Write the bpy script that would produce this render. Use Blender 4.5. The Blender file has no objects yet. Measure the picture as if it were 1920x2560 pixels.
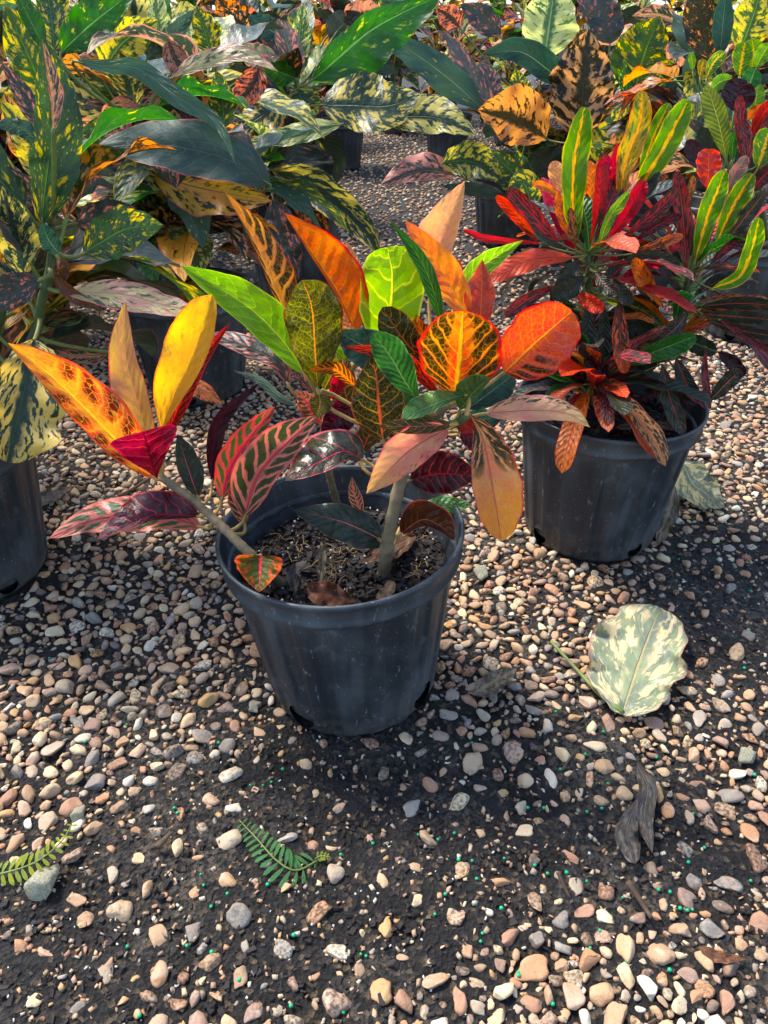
import bpy, bmesh, math, random
import numpy as np
from mathutils import Vector, Matrix, Quaternion, noise as mnoise

R = random.Random(7)
sc = bpy.context.scene
col = sc.collection

# ------------------------------------------------------------------ camera
CAM_H, PITCH, F = 0.727, math.radians(33.5), 1884.0          # metres, radians, focal length in photo pixels (1920 wide)
cd = bpy.data.cameras.new('camera')
cd.sensor_fit = 'HORIZONTAL'; cd.sensor_width = 36.0; cd.lens = 36.0 * F / 1920.0
cd.clip_start = 0.02; cd.clip_end = 200.0
cam = bpy.data.objects.new('camera', cd); col.objects.link(cam)
cam.location = (0, 0, CAM_H); cam.rotation_euler = (math.pi / 2 - PITCH, 0, 0)
sc.camera = cam

# ------------------------------------------------------------------ light
SUN_EL, SUN_AZ = math.radians(57), math.radians(-52)          # azimuth from +Y (behind the plants), negative = left
world = bpy.data.worlds.new('World'); sc.world = world; world.use_nodes = True
wn = world.node_tree.nodes; wl_ = world.node_tree.links
bg = wn.get('Background') or wn.new('ShaderNodeBackground')
sky = wn.new('ShaderNodeTexSky'); sky.sky_type = 'NISHITA'; sky.sun_disc = False
sky.sun_elevation = SUN_EL; sky.sun_rotation = SUN_AZ
wl_.new(sky.outputs[0], bg.inputs[0]); bg.inputs[1].default_value = 0.15
sd = bpy.data.lights.new('sun', 'SUN'); sd.energy = 2.7; sd.angle = math.radians(13); sd.color = (1, .95, .86)
sun = bpy.data.objects.new('sun', sd); col.objects.link(sun); sun.location = (0, 3, 6)
sdir = Vector((math.sin(SUN_AZ) * math.cos(SUN_EL), math.cos(SUN_AZ) * math.cos(SUN_EL), math.sin(SUN_EL)))
sun.rotation_euler = sdir.to_track_quat('Z', 'Y').to_euler()
sc.view_settings.view_transform = 'Standard'; sc.view_settings.look = 'None'
sc.view_settings.exposure = 1.4; sc.view_settings.gamma = 1.0
sc.cycles.max_bounces = 7; sc.cycles.transmission_bounces = 5; sc.cycles.diffuse_bounces = 3; sc.cycles.glossy_bounces = 2

# ------------------------------------------------------------------ photo pixel -> place
CP, SP = math.cos(PITCH), math.sin(PITCH)
def ray(u, v):
    x = (u - 960) / F; y = -(v - 1280) / F
    return Vector((x, CP + SP * y, -SP + CP * y))
def at_y(u, v, Y):
    d = ray(u, v); t = Y / d.y
    return Vector((d.x * t, Y, CAM_H + d.z * t))
def at_z(u, v, z=0.0):
    d = ray(u, v); t = (z - CAM_H) / d.z
    return Vector((d.x * t, d.y * t, z))
def to_px(p):
    dx, dy, dz = p[0], p[1], p[2] - CAM_H
    w = dy * CP - dz * SP; y = dy * SP + dz * CP
    return 960 + F * dx / w, 1280 - F * y / w, F / w

# ------------------------------------------------------------------ objects
def obj(name, me, mat=None, parent=None, **props):
    o = bpy.data.objects.new(name, me); col.objects.link(o)
    if mat is not None and me is not None and not me.materials: me.materials.append(mat)
    if parent is not None: o.parent = parent
    for k, v in props.items(): o[k] = v
    return o
def empty(name, loc, **props):
    o = bpy.data.objects.new(name, None); col.objects.link(o); o.location = loc; o.empty_display_size = .05
    for k, v in props.items(): o[k] = v
    return o
def mesh_from(name, verts, faces, smooth=True):
    me = bpy.data.meshes.new(name); me.from_pydata([tuple(v) for v in verts], [], faces)
    if smooth: me.polygons.foreach_set('use_smooth', [True] * len(me.polygons))
    me.update(); return me
def tri_mesh(name, V, T, smooth=True):
    me = bpy.data.meshes.new(name)
    me.vertices.add(len(V)); me.vertices.foreach_set('co', np.ascontiguousarray(V, np.float32).ravel())
    n = len(T); me.loops.add(3 * n); me.polygons.add(n)
    me.loops.foreach_set('vertex_index', np.ascontiguousarray(T, np.int32).ravel())
    me.polygons.foreach_set('loop_start', np.arange(0, 3 * n, 3, dtype=np.int32))
    me.polygons.foreach_set('loop_total', np.full(n, 3, np.int32))
    me.polygons.foreach_set('use_smooth', np.full(n, smooth, bool))
    me.update(calc_edges=True); return me
def tube(pts, rad, seg=8, cap=True):
    """verts, faces of a tapered tube through points"""
    pts = [Vector(p) for p in pts]; n = len(pts)
    if not hasattr(rad, '__len__'): rad = [rad] * n
    V, Fc = [], []; prev = None
    for i, p in enumerate(pts):
        t = (pts[min(i + 1, n - 1)] - pts[max(i - 1, 0)])
        t = t.normalized() if t.length > 1e-9 else Vector((0, 0, 1))
        if prev is None:
            a = Vector((0, 0, 1)) if abs(t.z) < .9 else Vector((1, 0, 0)); x = t.cross(a).normalized()
        else: x = (prev - t * prev.dot(t)).normalized()
        prev = x; y = t.cross(x)
        for k in range(seg):
            a = 2 * math.pi * k / seg
            V.append(p + (x * math.cos(a) + y * math.sin(a)) * rad[i])
    for i in range(n - 1):
        for k in range(seg):
            k2 = (k + 1) % seg
            Fc.append((i * seg + k, i * seg + k2, (i + 1) * seg + k2, (i + 1) * seg + k))
    if cap: Fc.append(tuple(range(seg - 1, -1, -1))); Fc.append(tuple((n - 1) * seg + k for k in range(seg)))
    return V, Fc
def smooth_path(P, n):
    """Catmull-Rom through tuples of any size, n+1 samples by chord length"""
    P = [np.array(p, float) for p in P]
    if len(P) == 2: return [P[0] + (P[1] - P[0]) * (i / n) for i in range(n + 1)]
    L = [0.0]
    for a, b in zip(P, P[1:]): L.append(L[-1] + max(1e-6, float(np.linalg.norm((b - a)[:2]))))
    out = []
    for i in range(n + 1):
        s = L[-1] * i / n; k = 0
        while k < len(P) - 2 and s > L[k + 1]: k += 1
        t = (s - L[k]) / (L[k + 1] - L[k])
        p1, p2 = P[k], P[k + 1]
        p0 = P[k - 1] if k > 0 else p1 * 2 - p2
        p3 = P[k + 2] if k + 2 < len(P) else p2 * 2 - p1
        out.append(.5 * ((2 * p1) + (p2 - p0) * t + (2 * p0 - 5 * p1 + 4 * p2 - p3) * t * t + (3 * p1 - p0 - 3 * p2 + p3) * t ** 3))
    return out

# ------------------------------------------------------------------ materials
def lin(c):
    return tuple(((x / 255) / 12.92 if x / 255 <= .04045 else ((x / 255 + .055) / 1.055) ** 2.4) for x in c) + (1,)
class NT:
    def __init__(s, name):
        s.m = bpy.data.materials.new(name); s.m.use_nodes = True
        s.t = s.m.node_tree; s.t.nodes.clear(); s.L = s.t.links
    def n(s, typ, **kw):
        nd = s.t.nodes.new(typ)
        for k, v in kw.items(): setattr(nd, k, v)
        return nd
    def put(s, sock, v):
        if v is None: return
        if isinstance(v, bpy.types.NodeSocket): s.L.new(v, sock)
        elif isinstance(v, (tuple, list)) and sock.type == 'RGBA' and len(v) == 3: sock.default_value = lin(v)
        else: sock.default_value = v
    def math(s, op, a, b=None, c=None, clamp=False):
        nd = s.n('ShaderNodeMath', operation=op, use_clamp=clamp)
        for i, x in enumerate((a, b, c)): s.put(nd.inputs[i], x)
        return nd.outputs[0]
    def step(s, x, lo, hi, a=0.0, b=1.0):
        nd = s.n('ShaderNodeMapRange', interpolation_type='SMOOTHSTEP')
        s.put(nd.inputs[0], x); s.put(nd.inputs[1], lo); s.put(nd.inputs[2], hi); s.put(nd.inputs[3], a); s.put(nd.inputs[4], b)
        return nd.outputs[0]
    def mix(s, f, a, b, typ='MIX'):
        nd = s.n('ShaderNodeMix', data_type='RGBA', blend_type=typ)
        s.put(nd.inputs[0], f); s.put(nd.inputs[6], a); s.put(nd.inputs[7], b); return nd.outputs[2]
    def comb(s, x, y, z):
        nd = s.n('ShaderNodeCombineXYZ')
        for i, v in enumerate((x, y, z)): s.put(nd.inputs[i], v)
        return nd.outputs[0]
    def noise(s, vec, scale, detail=3, rough=.55):
        nd = s.n('ShaderNodeTexNoise'); s.put(nd.inputs['Vector'], vec); nd.inputs['Scale'].default_value = scale
        nd.inputs['Detail'].default_value = detail; nd.inputs['Roughness'].default_value = rough; return nd.outputs[0]
    def bump(s, h, strength, dist):
        nd = s.n('ShaderNodeBump'); nd.inputs['Strength'].default_value = strength; nd.inputs['Distance'].default_value = dist
        s.put(nd.inputs['Height'], h); return nd.outputs[0]
    def out(s, sh):
        o = s.n('ShaderNodeOutputMaterial'); s.L.new(sh, o.inputs[0]); return s.m
    def princ(s, colr, rough=.5, spec=.5, normal=None, **kw):
        nd = s.n('ShaderNodeBsdfPrincipled'); s.put(nd.inputs['Base Color'], colr); s.put(nd.inputs['Roughness'], rough)
        s.put(nd.inputs['Specular IOR Level'], spec)
        if normal: s.put(nd.inputs['Normal'], normal)
        for k, v in kw.items(): s.put(nd.inputs[k], v)
        return nd.outputs[0]

def leaf_mat(name, base, base2=None, patch=None, mode=None, thr=.5, a0=.2, a1=1.2, v0=-.5, v1=1.5, side=0,
             vein=None, vs=.8, vw=.16, N=9, k=.17, mid=None, mw=.05, edge=None, ew=.07, net=0.0, halo=None,
             kb=10.0, ka=2.6, tr=.5, rough=.36, grad=None, g0=.3, g1=.9, spec=.45, bumpy=.75, soft=.05):
    s = NT('leaf_' + name)
    uv = s.n('ShaderNodeUVMap'); uv.uv_map = 'UVMap'
    sp = s.n('ShaderNodeSeparateXYZ'); s.L.new(uv.outputs[0], sp.inputs[0])
    rnd = s.n('ShaderNodeObjectInfo').outputs['Random']
    U = s.math('MULTIPLY_ADD', sp.outputs[0], 2.0, -1.0); V = sp.outputs[1]
    au = s.math('ABSOLUTE', U); sg = s.math('GREATER_THAN', U, 0.0)
    r50 = s.math('MULTIPLY', rnd, 57.0)
    vec = s.comb(U, s.math('MULTIPLY', V, 2.4), s.math('ADD', r50, s.math('MULTIPLY', sg, 3.1)))
    r2 = s.math('FRACT', s.math('MULTIPLY', rnd, 13.7)); r3 = s.math('FRACT', s.math('MULTIPLY', rnd, 29.3))
    n1 = s.noise(vec, 1.6, 2); n2 = s.noise(vec, 6.0, 4)
    asc = s.math('SUBTRACT', V, s.math('MULTIPLY', s.math('POWER', au, 1.25), k))
    ph = s.math('MULTIPLY', asc, N)
    ph = s.math('ADD', ph, s.math('MULTIPLY', sg, .43))
    ph = s.math('ADD', ph, s.math('MULTIPLY', n1, 1.1)); ph = s.math('ADD', ph, s.math('MULTIPLY', n2, .22))
    ph = s.math('ADD', ph, r50)
    fr = s.math('FRACT', ph)
    dv = s.math('SUBTRACT', 1.0, s.math('ABSOLUTE', s.math('MULTIPLY_ADD', fr, 2.0, -1.0)))
    veinm = s.math('MULTIPLY', s.step(dv, 1 - vw, 1 - vw * .25), s.math('MULTIPLY_ADD', au, -.55, 1.0))
    midw = s.math('MULTIPLY', s.math('MULTIPLY_ADD', V, -.75, 1.05), mw)
    aum = s.math('ADD', au, s.math('MULTIPLY', s.math('SUBTRACT', n2, .5), mw * (2.2 if mw > .15 else .7)))
    midm = s.math('SUBTRACT', 1.0, s.step(s.math('DIVIDE', aum, midw), .5, 1.15))
    c = base
    b2 = base2 or tuple(int(x * .8) for x in base)
    c = s.mix(s.step(n1, .35, .68), base, b2)
    if grad: c = s.mix(s.step(s.math('ADD', V, s.math('MULTIPLY', s.math('SUBTRACT', n2, .5), .35)), g0, g1), c, grad)
    # fine mottling of the blade
    c = s.mix(s.step(n2, .3, .8, 0, .12), c, (40, 36, 24), 'MIX')
    if patch and mode:
        wob = s.math('MULTIPLY', s.math('SUBTRACT', n2, .5), .45)
        if mode == 'island':
            pm = s.step(s.math('ADD', s.math('SUBTRACT', 1.0, dv), wob), thr - .18, thr + .02)
            aw = s.math('ADD', au, wob)
            pm = s.math('MULTIPLY', pm, s.step(aw, a0 - .06, a0 + .08))
            pm = s.math('MULTIPLY', pm, s.step(aw, a1 - .08, a1 + .06, 1, 0))
        else:
            bv = s.comb(s.math('MULTIPLY', au, ka), s.math('MULTIPLY', asc, kb), s.math('ADD', r50, s.math('MULTIPLY', sg, 11.0)))
            nb = s.noise(bv, 1.25, 4, .62)
            nb = s.math('ADD', nb, s.math('MULTIPLY_ADD', r2, .13, -.065)); nb = s.math('SUBTRACT', nb, s.math('MULTIPLY_ADD', s.step(dv, .6, 1), .09, -.045 if kb <= 9 else -.02)); pm = s.step(nb, thr - soft, thr + soft)
            if kb <= 9 and thr < .68: pm = s.math('MAXIMUM', pm, s.step(s.noise(bv, 5.0, 2), .655 + (thr - .5) * .2, .675 + (thr - .5) * .2))
            if a0 > 0: pm = s.math('MULTIPLY', pm, s.step(s.math('ADD', au, wob), a0 - .1, a0 + .1))
            if a1 < 1: pm = s.math('MULTIPLY', pm, s.step(s.math('ADD', au, wob), a1 - .1, a1 + .1, 1, 0))
        vw_ = s.math('ADD', V, s.math('MULTIPLY', s.math('SUBTRACT', n1, .5), .3))
        if v0 > -.4: pm = s.math('MULTIPLY', pm, s.step(vw_, v0 - .08, v0 + .08))
        if v1 < 1.4: pm = s.math('MULTIPLY', pm, s.step(vw_, v1 - .08, v1 + .08, 1, 0))
        if side: pm = s.math('MULTIPLY', pm, sg if side > 0 else s.math('SUBTRACT', 1.0, sg))
        if halo:
            hm = s.math('MULTIPLY', s.step(s.math('ADD', s.math('SUBTRACT', 1.0, dv), s.math('MULTIPLY', s.math('SUBTRACT', n1, .5), .9)), thr - .55, thr - .2), s.step(aw, a0 - .2, a0 + .1))
            hm = s.math('MULTIPLY', hm, s.step(vw_, v1 - .1, v1 + .16, 1, 0))
            if side: hm = s.math('MULTIPLY', hm, sg if side > 0 else s.math('SUBTRACT', 1.0, sg))
            c = s.mix(hm, c, halo); c = s.mix(s.math('MULTIPLY', pm, s.step(s.math('SUBTRACT', 1.0, dv), .3, .62)), c, patch)
        else: c = s.mix(pm, c, patch)
    if vein:
        c = s.mix(s.math('MULTIPLY', veinm, vs), c, vein)
        if net:
            vo = s.n('ShaderNodeTexVoronoi', feature='DISTANCE_TO_EDGE'); vo.inputs['Scale'].default_value = 7.0
            s.L.new(s.comb(U, s.math('MULTIPLY', V, 3.0), r50), vo.inputs['Vector'])
            nm = s.step(vo.outputs['Distance'], .015, .075, 1, 0)
            c = s.mix(s.math('MULTIPLY', nm, net), c, vein)
    if mid: c = s.mix(midm, c, mid)
    if edge:
        em = s.step(s.math('ADD', au, s.math('MULTIPLY', s.math('SUBTRACT', n2, .5), .12)), 1 - ew * 1.4, 1 - ew * .3)
        c = s.mix(em, c, edge)
    # small scars and specks
    vo2 = s.noise(s.comb(s.math('MULTIPLY', U, 1.0), s.math('MULTIPLY', V, 3.0), r50), 26.0, 1)
    c = s.mix(s.step(vo2, .735, .76, 0, .55), c, (60, 40, 25))
    bl = s.noise(s.comb(U, s.math('MULTIPLY', V, 3.2), r50), 7.5, 3); c = s.mix(s.step(bl, .70, .745, 0, .6), c, (84, 56, 34))
    hv = s.n('ShaderNodeHueSaturation'); s.put(hv.inputs['Hue'], s.math('MULTIPLY_ADD', r2, .022, .489)); s.put(hv.inputs['Value'], s.math('MULTIPLY_ADD', r3, .3, .86)); s.put(hv.inputs['Saturation'], s.math('MULTIPLY_ADD', r2, -.16, 1.06)); s.put(hv.inputs['Color'], c); c = hv.outputs[0]
    dust = s.noise(s.comb(U, s.math('MULTIPLY', V, 4.0), r50), 3.2, 5, .7); c = s.mix(s.step(dust, .5, .8, 0, .16), c, (168, 156, 136))
    bh = s.math('ADD', s.math('MULTIPLY', dv, -.55), s.math('ADD', s.math('MULTIPLY', midm, -.8), s.math('MULTIPLY', n2, .9)))
    bn = s.bump(bh, bumpy, .0022)
    ro = s.math('ADD', s.math('MULTIPLY_ADD', n2, .22, rough - .1), s.step(dust, .45, .8, 0, .2))
    p = s.princ(c, ro, spec, bn)
    t = s.n('ShaderNodeBsdfTranslucent')
    hs = s.n('ShaderNodeHueSaturation'); hs.inputs['Saturation'].default_value = 1.12; hs.inputs['Value'].default_value = 1.25
    s.put(hs.inputs['Color'], c); s.L.new(hs.outputs[0], t.inputs[0]); s.L.new(bn, t.inputs['Normal'])
    mx = s.n('ShaderNodeMixShader'); mx.inputs[0].default_value = tr
    s.L.new(p, mx.inputs[1]); s.L.new(t.outputs[0], mx.inputs[2])
    return s.out(mx.outputs[0])

DG = (30, 52, 34)      # dark leaf green
LM = {}
def LMAT(name, *a, **k): LM[name] = leaf_mat(name, *a, **k)
# hero croton
LMAT('lime', (128, 178, 22), (108, 160, 22), vein=(196, 216, 60), vs=.6, vw=.1, N=8, mid=(205, 220, 70), mw=.045, edge=(170, 205, 70), tr=.62, rough=.4)
LMAT('lime_bright', (138, 186, 14), (122, 170, 20), vein=(225, 232, 70), vs=.9, vw=.17, N=7, mid=(230, 235, 80), mw=.07, edge=(205, 225, 80), tr=.62)
LMAT('olive', (66, 66, 16), (88, 84, 18), vein=(176, 170, 40), vs=.75, vw=.08, N=9, net=.4, mid=(238, 140, 40), mw=.06, edge=(96, 44, 24), tr=.6)
LMAT('tiger', (236, 122, 20), (226, 92, 18), patch=(58, 40, 16), mode='island', thr=.42, a0=.22, a1=1.5, v1=.82, vein=(246, 160, 50), vs=.7, vw=.14, N=9, net=.25, mid=(244, 140, 36), mw=.09, edge=(150, 44, 16), tr=.6)
LMAT('orange', (232, 92, 26), (238, 120, 30), vein=(240, 164, 60), vs=.6, vw=.07, N=9, net=.22, mid=(240, 150, 50), mw=.05, edge=(216, 44, 36), ew=.08, tr=.6)
LMAT('orange_yellow', (240, 140, 40), (236, 104, 48), vein=(238, 150, 60), vs=.35, vw=.06, N=8, mid=(240, 150, 50), mw=.04, edge=(232, 120, 80), grad=(232, 104, 64), g0=.5, g1=1, tr=.6)
LMAT('yellow', (244, 178, 10), (240, 160, 12), patch=(226, 110, 16), mode='blotch', thr=.72, kb=9, ka=5, vein=(246, 190, 30), vs=.3, vw=.08, mid=(246, 190, 40), mw=.03, edge=(226, 120, 60), tr=.62)
LMAT('buff', (222, 182, 96), (222, 160, 110), vein=(226, 180, 96), vs=.6, vw=.1, N=11, mid=(230, 190, 110), mw=.06, edge=(206, 96, 90), tr=.36)
LMAT('ember', (248, 150, 20), (244, 112, 20), patch=(120, 16, 8), mode='island', halo=(228, 38, 10), thr=.62, a0=.36, a1=1.5, v0=.06, v1=.72, vein=(250, 176, 46), vs=.5, vw=.1, N=7, k=.12, net=.55, mid=(252, 184, 30), mw=.1, edge=(220, 50, 44), ew=.1, tr=.62)
LMAT('crimson', (176, 22, 30), (196, 36, 34), patch=(64, 12, 14), mode='island', thr=.4, a0=.12, a1=.85, vein=(228, 100, 70), vs=.65, vw=.1, N=12, net=.5, mid=(226, 70, 60), mw=.06, edge=(216, 60, 60), tr=.55)
LMAT('red_vein', (150, 16, 34), (110, 12, 28), vein=(232, 110, 104), vs=.9, vw=.17, N=7, net=.15, mid=(120, 16, 30), mw=.06, edge=(196, 40, 60), tr=.45, rough=.28)
LMAT('red_pink', (206, 60, 52), (188, 44, 50), vein=(224, 110, 84), vs=.5, vw=.1, N=9, net=.3, mid=(230, 110, 60), mw=.06, edge=(224, 90, 84), tr=.55)
LMAT('pink_green', (228, 128, 108), (220, 108, 96), patch=(70, 92, 48), mode='island', thr=.5, a0=.18, a1=.84, v0=.03, v1=.93, vein=(222, 116, 104), vs=.85, vw=.32, N=8, k=.17, mid=(214, 74, 88), mw=.1, edge=(226, 110, 96), tr=.42)
LMAT('pink_green_deep', (206, 106, 98), (212, 122, 100), patch=(60, 70, 36), mode='island', thr=.4, a0=.16, a1=.88, vein=(216, 108, 102), vs=.9, vw=.26, N=8, k=.2, mid=(200, 66, 84), mw=.1, edge=(214, 84, 84), tr=.45)
LMAT('maroon', (66, 14, 24), (52, 12, 20), vein=(206, 52, 70), vs=.8, vw=.13, N=8, k=.16, mid=(140, 28, 44), mw=.06, edge=(176, 34, 52), ew=.05, tr=.32, rough=.38)
LMAT('purple', (52, 18, 28), (44, 16, 24), vein=(110, 36, 48), vs=.5, vw=.1, mid=(90, 28, 40), mw=.07, edge=(70, 26, 36), tr=.25, rough=.36)
LMAT('dusk', (42, 56, 46), (36, 50, 44), patch=(196, 100, 92), mode='blotch', thr=.75, vein=(96, 92, 76), vs=.25, vw=.1, mid=(206, 108, 104), mw=.05, edge=(84, 70, 60), tr=.25, rough=.36)
LMAT('gloss_pink', (50, 56, 36), (64, 60, 40), vein=(206, 84, 88), vs=.75, vw=.12, N=5, k=.2, mid=(206, 60, 78), mw=.06, edge=(214, 96, 96), tr=.25, rough=.24, spec=.7)
LMAT('green_pink', (92, 104, 42), (80, 92, 40), patch=(232, 120, 70), mode='blotch', thr=.5, a0=.45, kb=9, vein=(150, 110, 60), vs=.4, vw=.12, mid=(226, 104, 92), mw=.13, edge=(236, 128, 72), ew=.16, tr=.45)
LMAT('fishbone', (246, 132, 20), (230, 66, 14), patch=(60, 46, 14), mode='island', thr=.3, a0=.3, a1=1.5, v1=.9, vein=(240, 160, 40), vs=.85, vw=.16, N=8, k=.34, net=.3, mid=(250, 176, 40), mw=.1, edge=(216, 36, 30), ew=.1, tr=.62)
LMAT('fire', (234, 84, 32), (222, 84, 72), patch=(70, 26, 12), mode='island', thr=.5, a0=.3, a1=1.4, v0=.04, v1=.5, side=1, vein=(240, 150, 56), vs=.6, vw=.09, N=9, net=.3, mid=(240, 150, 56), mw=.06, edge=(220, 44, 40), ew=.07, tr=.55)
LMAT('dark_net', (28, 48, 24), (34, 60, 24), vein=(214, 150, 64), vs=.95, vw=.17, N=7, k=.2, net=.3, mid=(216, 108, 72), mw=.1, edge=(190, 90, 50), ew=.05, tr=.4)
LMAT('green', (52, 104, 38), (44, 92, 34), vein=(90, 140, 60), vs=.4, vw=.1, N=11, k=.2, mid=(110, 150, 70), mw=.06, edge=(90, 132, 60), tr=.5, rough=.3)
LMAT('green_gloss', (64, 112, 48), (80, 130, 60), patch=(200, 190, 60), mode='blotch', thr=.74, vein=(120, 160, 90), vs=.4, vw=.1, N=8, mid=(150, 180, 100), mw=.06, edge=(120, 160, 90), tr=.4, rough=.22, spec=.7)
LMAT('teal', (42, 78, 62), (36, 70, 54), vein=(84, 112, 90), vs=.4, vw=.08, mid=(120, 150, 110), mw=.04, edge=(60, 96, 74), tr=.35, rough=.36)
LMAT('peach', (226, 152, 88), (232, 132, 92), vein=(206, 116, 80), vs=.3, vw=.06, N=10, mid=(210, 120, 80), mw=.035, edge=(232, 132, 110), tr=.5)
LMAT('peach_spot', (226, 158, 100), (228, 130, 100), patch=(48, 66, 40), mode='blotch', thr=.64, kb=10, ka=4, mid=(226, 140, 110), mw=.05, edge=(226, 132, 112), vein=(226, 140, 110), vs=.4, tr=.45)
LMAT('peach_pink', (250, 186, 144), (246, 156, 136), patch=(58, 82, 50), mode='blotch', thr=.58, kb=12, ka=4, a0=.5, side=-1, vein=(232, 128, 104), vs=.35, vw=.07, mid=(230, 116, 108), mw=.045, edge=(240, 132, 120), tr=.55, grad=(252, 204, 128), g0=.45, g1=1)
LMAT('sunset', (250, 178, 112), (248, 146, 104), patch=(38, 66, 42), mode='blotch', thr=.47, kb=11, ka=2.6, v1=.42, vein=(226, 96, 74), vs=.5, vw=.07, N=9, net=.3, mid=(232, 116, 90), mw=.06, edge=(238, 84, 72), ew=.06, grad=(255, 160, 56), g0=.4, g1=.85, tr=.56)
LMAT('brown_maroon', (74, 34, 22), (86, 44, 22), vein=(176, 120, 50), vs=.5, vw=.08, N=9, mid=(206, 100, 60), mw=.05, edge=(190, 80, 70), tr=.45)
LMAT('mottle', (58, 72, 58), (50, 62, 52), patch=(206, 122, 108), mode='blotch', thr=.53, kb=9, ka=2.5, mid=(140, 90, 76), mw=.05, edge=(214, 130, 110), ew=.06, tr=.3)
LMAT('grey_green', (104, 124, 104), (84, 106, 90), mid=(150, 160, 130), mw=.08, edge=(160, 170, 150), tr=.3)
# broad spotted crotons
GD = dict(mode='blotch', N=11, k=.16, ka=2.3, kb=8.5, vein=(60, 90, 50), vs=.25, vw=.1, tr=.45)
LMAT('gold_dust', (52, 78, 54), (56, 88, 50), patch=(214, 190, 54), thr=.585, mid=(80, 120, 60), mw=.05, **GD)
LMAT('gold_dust_yellow', (58, 90, 38), (68, 100, 34), patch=(230, 196, 24), thr=.55, mid=(110, 140, 50), mw=.05, **GD)
LMAT('gold_big', (46, 70, 54), (42, 64, 50), patch=(216, 196, 96), thr=.515, mid=(60, 80, 50), mw=.04, **GD)
LMAT('cream_big', (40, 70, 54), (38, 62, 50), patch=(232, 202, 108), mode='blotch', thr=.47, kb=8.9, ka=4.6, N=9, k=.25, vein=(70, 96, 60), vs=.25, vw=.08, soft=.02, mid=(70, 96, 60), mw=.035, tr=.45)
LMAT('pale_gold', (66, 98, 62), (84, 114, 66), patch=(206, 206, 120), thr=.5, mid=(130, 150, 90), mw=.05, **GD)
LMAT('slate', (46, 68, 50), (40, 56, 44), patch=(196, 120, 84), thr=.77, mode='blotch', mid=(84, 96, 80), mw=.03, vein=(100, 112, 96), vs=.35, vw=.07, N=8, edge=(150, 70, 70), ew=.04, tr=.18, rough=.42, spec=.42)
LMAT('slate_green', (62, 92, 76), (58, 86, 64), patch=(180, 180, 90), thr=.66, mode='blotch', mid=(110, 140, 100), mw=.04, tr=.4, rough=.36)
LMAT('dark_pink', (54, 64, 58), (60, 66, 62), patch=(216, 118, 104), thr=.62, mode='blotch', kb=6, mid=(80, 80, 68), mw=.03, tr=.3, rough=.38)
LMAT('dark_coral', (46, 46, 26), (40, 38, 26), patch=(230, 150, 88), thr=.6, mode='blotch', kb=9, mid=(60, 56, 34), mw=.03, tr=.45)
LMAT('coral_dark', (58, 42, 32), (50, 44, 30), patch=(232, 128, 96), thr=.5, mode='blotch', kb=9, mid=(90, 60, 40), mw=.03, tr=.42)
LMAT('orange_dark', (52, 44, 22), (46, 40, 24), patch=(226, 142, 70), thr=.5, mode='blotch', kb=9, mid=(60, 46, 26), mw=.03, tr=.42)
LMAT('yellow_dark', (222, 170, 50), (228, 150, 60), patch=(40, 52, 30), thr=.6, mode='blotch', kb=9, ka=3, mid=(120, 110, 50), mw=.03, edge=(220, 110, 90), tr=.5)
LMAT('pale_pink', (190, 180, 120), (200, 150, 130), patch=(60, 70, 56), thr=.55, mode='blotch', kb=9, mid=(180, 170, 120), mw=.05, edge=(220, 120, 120), tr=.35, rough=.3)
LMAT('peach_green', (214, 160, 110), (206, 130, 110), patch=(52, 66, 48), thr=.52, mode='blotch', kb=8, mid=(170, 120, 84), mw=.05, edge=(214, 120, 110), tr=.4)
LMAT('green_gold', (50, 112, 30), (40, 92, 32), patch=(206, 206, 60), thr=.68, mode='blotch', kb=8, mid=(110, 160, 80), mw=.06, vein=(80, 130, 60), vs=.3, tr=.5, N=11)
LMAT('grey_pink', (84, 90, 90), (72, 80, 80), patch=(206, 130, 120), thr=.6, mode='blotch', kb=8, mid=(120, 120, 110), mw=.05, tr=.3)
# narrow-leaved crotons
NB = dict(N=14, k=.12, vw=.08)
LMAT('yellow_mid', (76, 124, 28), (92, 138, 26), patch=(206, 176, 26), mode='blotch', thr=.66, kb=10, mid=(238, 180, 26), mw=.26, edge=(190, 170, 40), ew=.1, tr=.55, **NB)
LMAT('yellow_orange', (206, 160, 30), (150, 140, 36), patch=(70, 104, 44), mode='blotch', thr=.55, kb=10, mid=(244, 160, 30), mw=.2, edge=(232, 120, 40), ew=.12, tr=.55, **NB)
LMAT('lime_green', (120, 160, 26), (96, 140, 28), mid=(190, 200, 60), mw=.12, edge=(150, 180, 60), tr=.55, **NB)
LMAT('lime_olive', (112, 120, 22), (98, 110, 24), mid=(170, 170, 50), mw=.07, tr=.6, **NB)
LMAT('red_leaf', (206, 26, 34), (190, 22, 30), patch=(60, 20, 22), mode='blotch', thr=.62, kb=10, mid=(226, 60, 40), mw=.1, tr=.55, **NB)
LMAT('orange_flat', (236, 110, 24), (230, 90, 30), mid=(236, 130, 40), mw=.08, tr=.55, **NB)
LMAT('orange_red', (222, 86, 36), (214, 70, 44), patch=(50, 40, 24), mode='blotch', thr=.62, kb=11, ka=4, v1=.45, mid=(190, 50, 30), mw=.06, edge=(214, 56, 50), tr=.5, **NB)
LMAT('orange_fleck', (210, 120, 40), (196, 104, 44), patch=(50, 44, 22), mode='blotch', thr=.55, kb=12, ka=4, mid=(200, 70, 44), mw=.06, edge=(190, 70, 50), tr=.4, **NB)
LMAT('dark_red', (52, 46, 38), (60, 36, 36), patch=(186, 28, 48), mode='blotch', thr=.56, kb=10, mid=(206, 40, 60), mw=.13, edge=(140, 30, 44), ew=.08, tr=.3, rough=.34, **NB)
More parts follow.
